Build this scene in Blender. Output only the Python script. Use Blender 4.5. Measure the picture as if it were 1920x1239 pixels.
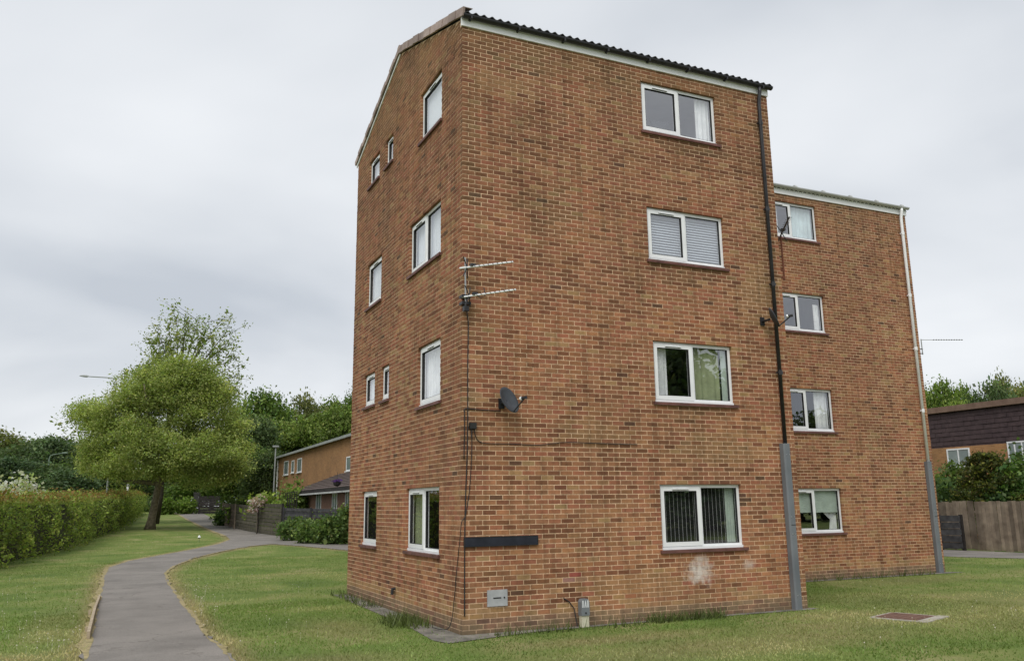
import bpy, bmesh, math, random
import numpy as np
from mathutils import Matrix, Vector
random.seed(7); rng = np.random.default_rng(7)
sc = bpy.context.scene
for o in list(bpy.data.objects): bpy.data.objects.remove(o)
col = sc.collection
# ---------------------------------------------------------------- camera
F, YAW, PITCH, ROLL, CY = 1609.69, 0.4324, 0.2134, -0.0123, 596.86
CAM = np.array([-4.8564, -12.3954, 1.8696])
cy_, sy_, cp_, sp_ = math.cos(YAW), math.sin(YAW), math.cos(PITCH), math.sin(PITCH)
FWD = np.array([sy_*cp_, cy_*cp_, sp_]); RT = np.array([cy_, -sy_, 0.0]); UP = np.cross(RT, FWD)
c_, s_ = math.cos(ROLL), math.sin(ROLL)
RT, UP = RT*c_+UP*s_, -RT*s_+UP*c_
cam = bpy.data.objects.new('camera', bpy.data.cameras.new('camera')); col.objects.link(cam)
M = Matrix.Identity(4)
for i in range(3):
    M[i][0], M[i][1], M[i][2], M[i][3] = RT[i], UP[i], -FWD[i], CAM[i]
cam.matrix_world = M
cam.data.sensor_width = 36; cam.data.lens = F/1920*36; cam.data.shift_y = -(619.5-CY)/1920
cam.data.clip_start = 0.1; cam.data.clip_end = 5000
sc.camera = cam
# ---------------------------------------------------------------- world and sun
w = bpy.data.worlds.new('World'); sc.world = w; w.use_nodes = True
SUN_EL, SUN_AZ = math.radians(52), math.radians(220)      # azimuth from +Y clockwise: behind the camera
nt = w.node_tree; N, L = nt.nodes, nt.links
N.clear()
out = N.new('ShaderNodeOutputWorld'); bg = N.new('ShaderNodeBackground'); L.new(bg.outputs[0], out.inputs[0])
sky = N.new('ShaderNodeTexSky'); sky.sky_type = 'NISHITA'; sky.sun_disc = False
sky.sun_elevation = SUN_EL; sky.sun_rotation = SUN_AZ; sky.dust_density = 3
skm = N.new('ShaderNodeVectorMath'); skm.operation = 'SCALE'; skm.inputs['Scale'].default_value = 0.06
L.new(sky.outputs[0], skm.inputs[0])
tc = N.new('ShaderNodeTexCoord'); sep = N.new('ShaderNodeSeparateXYZ'); L.new(tc.outputs['Generated'], sep.inputs[0])
za = N.new('ShaderNodeMath'); za.operation = 'ABSOLUTE'; L.new(sep.outputs['Z'], za.inputs[0])
zz = N.new('ShaderNodeMath'); zz.operation = 'ADD'; L.new(za.outputs[0], zz.inputs[0]); zz.inputs[1].default_value = 0.32
dv = N.new('ShaderNodeVectorMath'); dv.operation = 'DIVIDE'
cb = N.new('ShaderNodeCombineXYZ')
for k in range(3): L.new(zz.outputs[0], cb.inputs[k])
L.new(tc.outputs['Generated'], dv.inputs[0]); L.new(cb.outputs[0], dv.inputs[1])
n1 = N.new('ShaderNodeTexNoise'); n1.inputs['Scale'].default_value = 1.25; n1.inputs['Detail'].default_value = 5; n1.inputs['Roughness'].default_value = 0.45; n1.inputs['Distortion'].default_value = 0.35
L.new(dv.outputs[0], n1.inputs['Vector'])
n2w = N.new('ShaderNodeTexNoise'); n2w.inputs['Scale'].default_value = 0.75; n2w.inputs['Detail'].default_value = 3; n2w.inputs['Roughness'].default_value = 0.5; n2w.inputs['Distortion'].default_value = 0.6
of = N.new('ShaderNodeVectorMath'); of.operation = 'ADD'; L.new(dv.outputs[0], of.inputs[0]); of.inputs[1].default_value = (3.7, 1.9, 0.4); L.new(of.outputs[0], n2w.inputs['Vector'])
av = N.new('ShaderNodeMath'); av.operation = 'MULTIPLY_ADD'; L.new(n2w.outputs[0], av.inputs[0]); av.inputs[1].default_value = 0.75; hf = N.new('ShaderNodeMath'); hf.operation = 'MULTIPLY_ADD'; L.new(n1.outputs[0], hf.inputs[0]); hf.inputs[1].default_value = 0.75; hf.inputs[2].default_value = -0.25; L.new(hf.outputs[0], av.inputs[2])
cr = N.new('ShaderNodeValToRGB'); L.new(av.outputs[0], cr.inputs[0])
cr.color_ramp.elements[0].position = 0.36; cr.color_ramp.elements[0].color = (0.375, 0.402, 0.440, 1)
cr.color_ramp.elements[1].position = 0.66; cr.color_ramp.elements[1].color = (0.590, 0.606, 0.626, 1)
e = cr.color_ramp.elements.new(0.5); e.color = (0.492, 0.513, 0.540, 1)
mx = N.new('ShaderNodeMix'); mx.data_type = 'RGBA'; mx.inputs['Factor'].default_value = 0.92
L.new(skm.outputs[0], mx.inputs['A']); L.new(cr.outputs[0], mx.inputs['B']); L.new(mx.outputs['Result'], bg.inputs[0])
bg.inputs[1].default_value = 1.0
sl = bpy.data.lights.new('sun', 'SUN'); sl.energy = 1.5; sl.angle = math.radians(40); sl.color = (1, 0.97, 0.92)
so = bpy.data.objects.new('sun', sl); col.objects.link(so)
sd = Vector((math.sin(SUN_AZ)*math.cos(SUN_EL), math.cos(SUN_AZ)*math.cos(SUN_EL), math.sin(SUN_EL)))
so.rotation_euler = sd.to_track_quat('Z', 'Y').to_euler()
sc.view_settings.view_transform = 'Standard'; sc.view_settings.look = 'None'; sc.view_settings.gamma = 1
sc.view_settings.exposure = 0.66; sc.view_settings.use_curve_mapping = False
sc.render.engine = 'CYCLES'
sc.cycles.max_bounces = 6; sc.cycles.transparent_max_bounces = 12

# ---------------------------------------------------------------- helpers
def ray(u, v): return FWD + RT*(u-960)/F + UP*(CY-v)/F
def at(u, v, t): return CAM + ray(u, v)*t                       # a point t metres ahead
def onY(u, v, y): d = ray(u, v); return CAM + d*(y-CAM[1])/d[1]
def onX(u, v, x): d = ray(u, v); return CAM + d*(x-CAM[0])/d[0]
def atZ(u, v, z): d = ray(u, v); return CAM + d*(z-CAM[2])/d[2]
def H(x, y):                                                    # ground height: level lawn, rising gently behind
    y = np.minimum(np.asarray(y, float), 120.0)
    return 0.02*6*np.log1p(np.exp((y-26)/6.0))
def gnd(u, v):
    d = ray(u, v); t = 5.0
    for _ in range(400):
        p = CAM+d*t
        if p[2] <= H(p[0], p[1]): break
        t += 0.25+t*0.002
    lo, hi = t-1.5, t
    for _ in range(40):
        m = (lo+hi)/2; p = CAM+d*m
        if p[2] > H(p[0], p[1]): lo = m
        else: hi = m
    return CAM+d*hi

def tag(o, label=None, cat=None, group=None, kind=None):
    if label: o['label'] = label
    if cat: o['category'] = cat
    if group: o['group'] = group
    if kind: o['kind'] = kind
    return o
def empty(name, loc=(0, 0, 0), rz=0, parent=None):
    o = bpy.data.objects.new(name, None); col.objects.link(o); o.location = loc; o.rotation_euler = (0, 0, rz); o.parent = parent
    o.empty_display_size = 0.2
    return o
def link(name, me, mat=None, parent=None):
    o = bpy.data.objects.new(name, me); col.objects.link(o); o.parent = parent
    if mat is not None and not me.materials: me.materials.append(mat)
    return o
def copy_tree(o, parent=None):
    c = o.copy(); col.objects.link(c); c.parent = parent
    for ch in [k for k in bpy.data.objects if k.parent == o]: copy_tree(ch, c)
    return c

class MB:
    def __init__(s): s.v = []; s.f = []; s.smooth = False
    def quad(s, *p):
        n = len(s.v); s.v += [tuple(map(float, q)) for q in p]; s.f.append(tuple(range(n, n+len(p)))); return s
    def box(s, a, b):
        (x0, y0, z0), (x1, y1, z1) = a, b
        n = len(s.v)
        s.v += [(x0,y0,z0),(x1,y0,z0),(x1,y1,z0),(x0,y1,z0),(x0,y0,z1),(x1,y0,z1),(x1,y1,z1),(x0,y1,z1)]
        for q in ((0,3,2,1),(4,5,6,7),(0,1,5,4),(1,2,6,5),(2,3,7,6),(3,0,4,7)): s.f.append(tuple(n+i for i in q))
        return s
    def bar(s, a, b, w_, h_, up=(0, 0, 1)):
        a, b, up = Vector(a), Vector(b), Vector(up); d = (b-a).normalized(); r = d.cross(up)
        if r.length < 1e-4: r = d.cross(Vector((1, 0, 0)))
        r.normalize(); u = r.cross(d); n = len(s.v)
        for p in (a, b):
            for i, j in ((-1,-1),(1,-1),(1,1),(-1,1)): s.v.append(tuple(p+r*(i*w_/2)+u*(j*h_/2)))
        for q in ((0,1,2,3),(7,6,5,4),(0,4,5,1),(1,5,6,2),(2,6,7,3),(3,7,4,0)): s.f.append(tuple(n+i for i in q))
        return s
    def tube(s, pts, r, seg=8, caps=True):
        pts = [Vector(p) for p in pts]; rs = r if isinstance(r, (list, tuple)) else [r]*len(pts); n = len(s.v)
        pu = None
        for i, p in enumerate(pts):
            d = (pts[min(i+1, len(pts)-1)]-pts[max(i-1, 0)]).normalized()
            if pu is None: pu = d.cross(Vector((0.3, 0.2, 1))).normalized() if abs(d.z) < 0.9 else d.cross(Vector((1, 0.1, 0))).normalized()
            pu = (pu-d*pu.dot(d)).normalized(); pv = d.cross(pu)
            for k in range(seg):
                a = 2*math.pi*k/seg; s.v.append(tuple(p+(pu*math.cos(a)+pv*math.sin(a))*rs[i]))
        for i in range(len(pts)-1):
            for k in range(seg):
                k2 = (k+1) % seg; s.f.append((n+i*seg+k, n+i*seg+k2, n+(i+1)*seg+k2, n+(i+1)*seg+k))
        if caps:
            s.f.append(tuple(n+k for k in range(seg))[::-1]); s.f.append(tuple(n+(len(pts)-1)*seg+k for k in range(seg)))
        return s
    def mesh(s, name):
        me = bpy.data.meshes.new(name); me.from_pydata(s.v, [], s.f)
        if s.smooth:
            for p in me.polygons: p.use_smooth = True
        return me
    def build(s, name, mat, parent=None): return link(name, s.mesh(name), mat, parent)
def boxo(name, a, b, mat, parent=None): return MB().box(a, b).build(name, mat, parent)

def mesh_np(name, V, Q, colors=None):
    me = bpy.data.meshes.new(name); V = np.asarray(V, np.float32); Q = np.asarray(Q, np.int32); k = Q.shape[1]
    me.vertices.add(len(V)); me.vertices.foreach_set('co', V.ravel())
    me.loops.add(Q.size); me.loops.foreach_set('vertex_index', Q.ravel())
    me.polygons.add(len(Q)); me.polygons.foreach_set('loop_start', np.arange(0, Q.size, k, dtype=np.int32))
    me.polygons.foreach_set('loop_total', np.full(len(Q), k, np.int32))
    if colors is not None:
        a = me.attributes.new('Col', 'FLOAT_COLOR', 'POINT')
        a.data.foreach_set('color', np.concatenate([colors, np.ones((len(colors), 1))], 1).astype(np.float32).ravel())
    me.polygons.foreach_set('use_smooth', np.zeros(len(Q), bool)); me.update(); return me

# ---------------------------------------------------------------- materials
def new_mat(name):
    m = bpy.data.materials.new(name); m.use_nodes = True; nt = m.node_tree
    b = nt.nodes['Principled BSDF']; return m, nt, b
def noise(nt, scale, detail=4, vec=None, rough=0.55, dist=0.0):
    n = nt.nodes.new('ShaderNodeTexNoise'); n.inputs['Scale'].default_value = scale; n.inputs['Detail'].default_value = detail
    n.inputs['Roughness'].default_value = rough; n.inputs['Distortion'].default_value = dist
    if vec is None:
        g = nt.nodes.new('ShaderNodeNewGeometry'); vec = g.outputs['Position']
    nt.links.new(vec, n.inputs['Vector']); return n
def ramp(nt, src, stops):
    r = nt.nodes.new('ShaderNodeValToRGB'); nt.links.new(src, r.inputs[0]); el = r.color_ramp.elements
    el[0].position, el[0].color = stops[0][0], (*stops[0][1], 1); el[1].position, el[1].color = stops[-1][0], (*stops[-1][1], 1)
    for p, c in stops[1:-1]: e = el.new(p); e.color = (*c, 1)
    return r
def mul(nt, a, b, fac=1.0, mode='MULTIPLY'):
    m = nt.nodes.new('ShaderNodeMix'); m.data_type = 'RGBA'; m.blend_type = mode; m.inputs['Factor'].default_value = fac
    for s_, x in (('A', a), ('B', b)):
        if isinstance(x, tuple): m.inputs[s_].default_value = (*x, 1)
        else: nt.links.new(x, m.inputs[s_])
    return m.outputs['Result']
def bump(nt, b, src, strength=0.3, dist=0.01):
    bp = nt.nodes.new('ShaderNodeBump'); bp.inputs['Strength'].default_value = strength; bp.inputs['Distance'].default_value = dist
    nt.links.new(src, bp.inputs['Height']); nt.links.new(bp.outputs[0], b.inputs['Normal'])
def mottled(name, c0, c1, scale=8, rough=0.8, bmp=0.2, metal=0.0, spec=0.3, detail=5):
    m, nt, b = new_mat(name); n = noise(nt, scale, detail); r = ramp(nt, n.outputs[0], [(0.3, c0), (0.7, c1)])
    nt.links.new(r.outputs[0], b.inputs['Base Color']); b.inputs['Roughness'].default_value = rough; b.inputs['Metallic'].default_value = metal
    b.inputs['Specular IOR Level'].default_value = spec
    if bmp: n2 = noise(nt, scale*6, 3); bump(nt, b, n2.outputs[0], bmp, 0.004)
    return m
def brick_mat(name, single):
    m, nt, b = new_mat(name)
    if single: s = nt.nodes.new('ShaderNodeObjectInfo').outputs['Color']
    else:
        a = nt.nodes.new('ShaderNodeAttribute'); a.attribute_name = 'Col'; s = a.outputs['Color']
    n = noise(nt, 11, 6, rough=0.65); r = ramp(nt, n.outputs[0], [(0.28, (0.62, 0.60, 0.58)), (0.46, (0.96, 0.96, 0.96)), (0.75, (1.16, 1.13, 1.08))])
    c = mul(nt, s, r.outputs[0])
    n2 = noise(nt, 0.55, 5, rough=0.6); r2 = ramp(nt, n2.outputs[0], [(0.3, (0.74, 0.76, 0.76)), (0.5, (0.98, 0.98, 0.98)), (0.7, (1.18, 1.15, 1.10))])
    c = wall_stain(nt, mul(nt, c, r2.outputs[0]))
    nt.links.new(c, b.inputs['Base Color']); b.inputs['Roughness'].default_value = 0.88; b.inputs['Specular IOR Level'].default_value = 0.2
    n3 = noise(nt, 70, 4); bump(nt, b, n3.outputs[0], 0.5, 0.006)
    return m
def wall_stain(nt, c):
    g = nt.nodes.new('ShaderNodeNewGeometry')
    mp_ = nt.nodes.new('ShaderNodeMapping'); mp_.inputs['Scale'].default_value = (7, 7, 0.55); nt.links.new(g.outputs['Position'], mp_.inputs[0])
    n = noise(nt, 1.0, 4, mp_.outputs[0]); r = ramp(nt, n.outputs[0], [(0.36, (0.74, 0.75, 0.74)), (0.52, (1, 1, 1))]); c = mul(nt, c, r.outputs[0], 0.8)
    # chalky salt bloom below the ground-floor window
    for (px, pz, rx, rz, amt, sc_) in ((4.30, 0.72, 0.42, 0.30, 0.85, 9), (5.35, 0.80, 0.20, 0.16, 0.45, 9), (4.35, 0.93, 0.22, 0.14, 0.5, 12)):
        sb = nt.nodes.new('ShaderNodeVectorMath'); sb.operation = 'SUBTRACT'; nt.links.new(g.outputs['Position'], sb.inputs[0]); sb.inputs[1].default_value = (px, 0, pz)
        dv2 = nt.nodes.new('ShaderNodeVectorMath'); dv2.operation = 'DIVIDE'; nt.links.new(sb.outputs[0], dv2.inputs[0]); dv2.inputs[1].default_value = (rx, 0.3, rz)
        ln_ = nt.nodes.new('ShaderNodeVectorMath'); ln_.operation = 'LENGTH'; nt.links.new(dv2.outputs[0], ln_.inputs[0])
        n2 = noise(nt, sc_, 5, rough=0.65); ad = nt.nodes.new('ShaderNodeMath'); ad.operation = 'MULTIPLY_ADD'; nt.links.new(n2.outputs[0], ad.inputs[0]); ad.inputs[1].default_value = 1.9; nt.links.new(ln_.outputs['Value'], ad.inputs[2])
        r2 = ramp(nt, ad.outputs[0], [(0.0, (amt,)*3), (1.0, (0,)*3)]); r2.color_ramp.elements[0].position = 0.0
        mr = nt.nodes.new('ShaderNodeMapRange'); nt.links.new(ad.outputs[0], mr.inputs[0]); mr.inputs[1].default_value = 1.05; mr.inputs[2].default_value = 1.75; mr.inputs[3].default_value = amt; mr.inputs[4].default_value = 0.0
        mm = nt.nodes.new('ShaderNodeMix'); mm.data_type = 'RGBA'; nt.links.new(mr.outputs[0], mm.inputs['Factor']); nt.links.new(c, mm.inputs['A']); mm.inputs['B'].default_value = (0.66, 0.60, 0.54, 1); nt.nodes.remove(r2); c = mm.outputs['Result']
    # damp, mossy foot of the wall with a ragged upper edge
    sp = nt.nodes.new('ShaderNodeSeparateXYZ'); nt.links.new(g.outputs['Position'], sp.inputs[0]); n3 = noise(nt, 3.5, 5, rough=0.65)
    ad = nt.nodes.new('ShaderNodeMath'); ad.operation = 'MULTIPLY_ADD'; nt.links.new(n3.outputs[0], ad.inputs[0]); ad.inputs[1].default_value = 0.55; nt.links.new(sp.outputs['Z'], ad.inputs[2])
    mr = nt.nodes.new('ShaderNodeMapRange'); nt.links.new(ad.outputs[0], mr.inputs[0]); mr.inputs[1].default_value = 0.30; mr.inputs[2].default_value = 0.46; mr.inputs[3].default_value = 0.5; mr.inputs[4].default_value = 0.0
    mm = nt.nodes.new('ShaderNodeMix'); mm.data_type = 'RGBA'; nt.links.new(mr.outputs[0], mm.inputs['Factor']); nt.links.new(c, mm.inputs['A']); mm.inputs['B'].default_value = (0.105, 0.088, 0.058, 1)
    return mm.outputs['Result']
MAT = {}
MAT['brick'] = brick_mat('brick_mass', False); MAT['brick1'] = brick_mat('brick_single', True)
def mortar_mat():
    m, nt, b = new_mat('mortar'); n = noise(nt, 1.3, 5); r = ramp(nt, n.outputs[0], [(0.3, (0.66, 0.445, 0.275)), (0.7, (0.86, 0.615, 0.410))])
    n2 = noise(nt, 30, 3); r2 = ramp(nt, n2.outputs[0], [(0.3, (0.7, 0.7, 0.7)), (0.7, (1.1, 1.1, 1.1))])
    c = wall_stain(nt, mul(nt, r.outputs[0], r2.outputs[0])); nt.links.new(c, b.inputs['Base Color']); b.inputs['Roughness'].default_value = 0.95
    bump(nt, b, n2.outputs[0], 0.3, 0.005); return m
MAT['mortar'] = mortar_mat()
def far_brick(name, c1, c2, mo, scale=1.0, axis='X'):
    m, nt, b = new_mat(name); g = nt.nodes.new('ShaderNodeNewGeometry'); sp = nt.nodes.new('ShaderNodeSeparateXYZ'); nt.links.new(g.outputs['Position'], sp.inputs[0])
    cbn = nt.nodes.new('ShaderNodeCombineXYZ'); nt.links.new(sp.outputs[axis], cbn.inputs[0]); nt.links.new(sp.outputs['Z'], cbn.inputs[1])
    br = nt.nodes.new('ShaderNodeTexBrick'); br.inputs['Color1'].default_value = (*c1, 1); br.inputs['Color2'].default_value = (*c2, 1); br.inputs['Mortar'].default_value = (*mo, 1)
    br.inputs['Scale'].default_value = 1; br.inputs['Mortar Size'].default_value = 0.005; br.inputs['Brick Width'].default_value = 0.225; br.inputs['Row Height'].default_value = 0.075
    nt.links.new(cbn.outputs[0], br.inputs['Vector'])
    n = noise(nt, 0.8, 4); r = ramp(nt, n.outputs[0], [(0.3, (0.82, 0.82, 0.82)), (0.7, (1.12, 1.1, 1.08))])
    nt.links.new(mul(nt, br.outputs[0], r.outputs[0]), b.inputs['Base Color']); b.inputs['Roughness'].default_value = 0.9; return m
MAT['side_brick'] = far_brick('side_brick', (0.36, 0.17, 0.085), (0.24, 0.11, 0.06), (0.45, 0.3, 0.18), axis='Y')
MAT['house_brick'] = far_brick('house_brick', (0.36, 0.185, 0.075), (0.27, 0.135, 0.055), (0.34, 0.23, 0.12), axis='Y')
MAT['bungalow_brick'] = far_brick('bungalow_brick', (0.25, 0.13, 0.09), (0.18, 0.09, 0.06), (0.32, 0.25, 0.2), axis='Y')
MAT['upvc'] = mottled('upvc', (0.76, 0.77, 0.78), (0.84, 0.85, 0.86), 3, 0.35, 0, spec=0.5)
MAT['fascia'] = mottled('fascia_board', (0.80, 0.81, 0.82), (0.87, 0.88, 0.88), 2, 0.4, 0, spec=0.5)
MAT['black'] = mottled('black_plastic', (0.012, 0.012, 0.014), (0.030, 0.030, 0.033), 6, 0.45, 0.05, spec=0.4)
MAT['sign'] = mottled('sign_navy', (0.012, 0.014, 0.022), (0.024, 0.027, 0.040), 9, 0.55, 0.1)
MAT['gasket'] = mottled('gasket', (0.015, 0.015, 0.015), (0.03, 0.03, 0.03), 6, 0.6, 0)
MAT['dark_tile'] = mottled('dark_roof_tile', (0.028, 0.029, 0.030), (0.075, 0.075, 0.072), 5, 0.85, 0.4)
MAT['verge'] = mottled('verge_tile', (0.27, 0.20, 0.18), (0.42, 0.33, 0.30), 4, 0.85, 0.4)
MAT['sill'] = mottled('sill_tile', (0.085, 0.040, 0.034), (0.19, 0.085, 0.072), 6, 0.6, 0.2)
MAT['grey_casing'] = mottled('grey_casing', (0.125, 0.14, 0.155), (0.185, 0.20, 0.215), 1.5, 0.5, 0.05, spec=0.4)
MAT['white_pipe'] = mottled('white_pipe', (0.78, 0.79, 0.80), (0.86, 0.87, 0.88), 2, 0.4, 0)
MAT['grey_gutter'] = mottled('grey_gutter', (0.40, 0.41, 0.40), (0.56, 0.57, 0.56), 2, 0.5, 0.05)
MAT['metal'] = mottled('aluminium', (0.55, 0.56, 0.57), (0.72, 0.73, 0.74), 12, 0.35, 0, metal=0.85)
MAT['rust'] = mottled('rusty_steel', (0.10, 0.032, 0.018), (0.19, 0.07, 0.04), 20, 0.8, 0.2)
MAT['dish'] = mottled('dish_grey', (0.035, 0.040, 0.048), (0.065, 0.072, 0.082), 5, 0.5, 0.05)
MAT['vent'] = mottled('vent_grey', (0.30, 0.31, 0.32), (0.42, 0.43, 0.44), 9, 0.55, 0.1)
MAT['cream'] = mottled('cream_concrete', (0.48, 0.45, 0.34), (0.62, 0.59, 0.46), 9, 0.9, 0.3)
MAT['concrete'] = mottled('concrete', (0.085, 0.08, 0.07), (0.26, 0.24, 0.205), 3.2, 0.95, 0.5, detail=8)
MAT['pale_concrete'] = mottled('pale_concrete', (0.30, 0.28, 0.24), (0.46, 0.43, 0.37), 6, 0.95, 0.5)
MAT['cover'] = mottled('rusty_cover', (0.115, 0.062, 0.045), (0.20, 0.115, 0.085), 9, 0.85, 0.5)
MAT['lamp_col'] = mottled('lamp_grey', (0.24, 0.26, 0.25), (0.36, 0.38, 0.37), 2, 0.5, 0)
MAT['lamp_green'] = mottled('lamp_green', (0.13, 0.18, 0.14), (0.20, 0.26, 0.2), 2, 0.5, 0)
MAT['bark'] = mottled('bark', (0.12, 0.10, 0.07), (0.27, 0.23, 0.165), 7, 0.95, 0.7)
MAT['bark_dark'] = mottled('bark_dark', (0.035, 0.030, 0.022), (0.08, 0.07, 0.05), 7, 0.95, 0.7)
MAT['hedge_core'] = mottled('dark_hedge_core', (0.030, 0.032, 0.016), (0.06, 0.055, 0.03), 9, 0.95, 0.3)  # dark colour of the solid light-blocking core in the hedge
MAT['interior'] = mottled('room_walls_dimmed', (0.045, 0.045, 0.045), (0.07, 0.07, 0.068), 2, 0.9, 0)  # near-black walls: the dimness of the lower rooms is in the colour
MAT['interior_lifted'] = mottled('room_walls_lifted', (0.50, 0.50, 0.53), (0.60, 0.60, 0.63), 2, 0.9, 0)  # walls paled to grey the upper panes; that brightness is in the colour
MAT['fence_dark'] = mottled('fence_dark', (0.030, 0.030, 0.032), (0.075, 0.075, 0.078), 5, 0.85, 0.4)
MAT['fence_brown'] = mottled('fence_brown', (0.085, 0.060, 0.045), (0.19, 0.145, 0.105), 5, 0.9, 0.5)
MAT['fence_green'] = mottled('fence_weathered', (0.050, 0.048, 0.034), (0.12, 0.108, 0.078), 4, 0.9, 0.5)
MAT['fence_black'] = mottled('fence_black', (0.014, 0.012, 0.012), (0.038, 0.033, 0.030), 4, 0.85, 0.4)
MAT['fence_pale'] = mottled('fence_board', (0.125, 0.097, 0.072), (0.25, 0.205, 0.155), 3.5, 0.9, 0.5)
def vary_boards(key, amt=0.3):
    m = MAT[key]; nt = m.node_tree; b = nt.nodes['Principled BSDF']; src = b.inputs['Base Color'].links[0].from_socket
    oi = nt.nodes.new('ShaderNodeObjectInfo'); r = ramp(nt, oi.outputs['Random'], [(0.0, (1-amt,)*3), (1.0, (1+amt,)*3)]); nt.links.new(mul(nt, src, r.outputs[0]), b.inputs['Base Color'])
for k_ in ('fence_dark', 'fence_brown', 'fence_green', 'fence_black', 'fence_pale', 'verge', 'dark_tile'): vary_boards(k_, 0.34 if k_ == 'fence_pale' else 0.25)
MAT['timber'] = mottled('timber_edge', (0.28, 0.225, 0.15), (0.46, 0.38, 0.27), 8, 0.9, 0.4)
MAT['brown_tile'] = mottled('brown_tile', (0.060, 0.045, 0.040), (0.125, 0.095, 0.085), 6, 0.85, 0.4)
MAT['mansard'] = mottled('mansard_tile', (0.040, 0.026, 0.028), (0.070, 0.046, 0.048), 3, 0.7, 0.3)
MAT['ridge_brown'] = mottled('ridge_tile', (0.14, 0.088, 0.065), (0.21, 0.14, 0.105), 3, 0.85, 0.3)
MAT['far_glass'] = mottled('far_glass', (0.16, 0.20, 0.20), (0.26, 0.31, 0.31), 1, 0.08, 0, spec=0.8)
MAT['white_paint'] = mottled('white_paint', (0.70, 0.71, 0.72), (0.80, 0.81, 0.82), 3, 0.5, 0)
def asphalt():
    m, nt, b = new_mat('asphalt'); n = noise(nt, 0.7, 6, rough=0.6); r = ramp(nt, n.outputs[0], [(0.28, (0.140, 0.127, 0.112)), (0.5, (0.205, 0.187, 0.167)), (0.72, (0.262, 0.238, 0.212))])
    n2 = noise(nt, 45, 4, rough=0.7); r2 = ramp(nt, n2.outputs[0], [(0.3, (0.68, 0.68, 0.68)), (0.7, (1.25, 1.25, 1.25))])
    vo = nt.nodes.new('ShaderNodeTexVoronoi'); vo.feature = 'DISTANCE_TO_EDGE'; vo.inputs['Scale'].default_value = 0.55
    nw = noise(nt, 2.2, 4); gg = nt.nodes.new('ShaderNodeNewGeometry'); va = nt.nodes.new('ShaderNodeVectorMath'); va.operation = 'MULTIPLY_ADD'; nt.links.new(nw.outputs['Color'], va.inputs[0]); va.inputs[1].default_value = (0.7, 0.7, 0.7); nt.links.new(gg.outputs['Position'], va.inputs[2]); nt.links.new(va.outputs[0], vo.inputs['Vector'])
    rv = ramp(nt, vo.outputs['Distance'], [(0.0, (0.55, 0.53, 0.5)), (0.012, (1, 1, 1))]); n4 = noise(nt, 0.35, 3); r4_ = ramp(nt, n4.outputs[0], [(0.45, (0, 0, 0)), (0.6, (1, 1, 1))])
    cc_ = mul(nt, r.outputs[0], r2.outputs[0]); mk = nt.nodes.new('ShaderNodeMix'); mk.data_type = 'RGBA'; mk.blend_type = 'MULTIPLY'; nt.links.new(r4_.outputs[0], mk.inputs['Factor']); nt.links.new(cc_, mk.inputs['A']); nt.links.new(rv.outputs[0], mk.inputs['B'])
    nt.links.new(mk.outputs['Result'], b.inputs['Base Color']); b.inputs['Roughness'].default_value = 0.92
    bump(nt, b, n2.outputs[0], 0.6, 0.008); return m
MAT['asphalt'] = asphalt()
def grass_ground():
    m, nt, b = new_mat('lawn'); n = noise(nt, 0.55, 5, rough=0.6, dist=0.4)
    r = ramp(nt, n.outputs[0], [(0.30, (0.108, 0.160, 0.042)), (0.46, (0.152, 0.208, 0.055)), (0.58, (0.212, 0.238, 0.080)), (0.72, (0.315, 0.290, 0.145))])
    n2 = noise(nt, 28, 5, rough=0.75); r2 = ramp(nt, n2.outputs[0], [(0.3, (0.72, 0.74, 0.68)), (0.7, (1.2, 1.18, 1.15))])
    c = mul(nt, r.outputs[0], r2.outputs[0])
    a = nt.nodes.new('ShaderNodeAttribute'); a.attribute_name = 'Col'; spx = nt.nodes.new('ShaderNodeSeparateColor'); nt.links.new(a.outputs['Color'], spx.inputs[0])
    n3 = noise(nt, 5, 5, rough=0.7); ad = nt.nodes.new('ShaderNodeMath'); ad.operation = 'MULTIPLY'; nt.links.new(spx.outputs[0], ad.inputs[0])
    r3 = ramp(nt, n3.outputs[0], [(0.3, (0.45, 0.45, 0.45)), (0.62, (1, 1, 1))]); nt.links.new(r3.outputs[0], ad.inputs[1])
    mm = nt.nodes.new('ShaderNodeMix'); mm.data_type = 'RGBA'; nt.links.new(ad.outputs[0], mm.inputs['Factor']); nt.links.new(c, mm.inputs['A'])
    r4 = ramp(nt, n2.outputs[0], [(0.3, (0.17, 0.135, 0.065)), (0.7, (0.34, 0.275, 0.145))]); nt.links.new(r4.outputs[0], mm.inputs['B'])
    nt.links.new(mm.outputs['Result'], b.inputs['Base Color']); b.inputs['Roughness'].default_value = 0.95; b.inputs['Specular IOR Level'].default_value = 0.15
    bump(nt, b, n2.outputs[0], 0.8, 0.03); return m
MAT['lawn'] = grass_ground()
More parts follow.
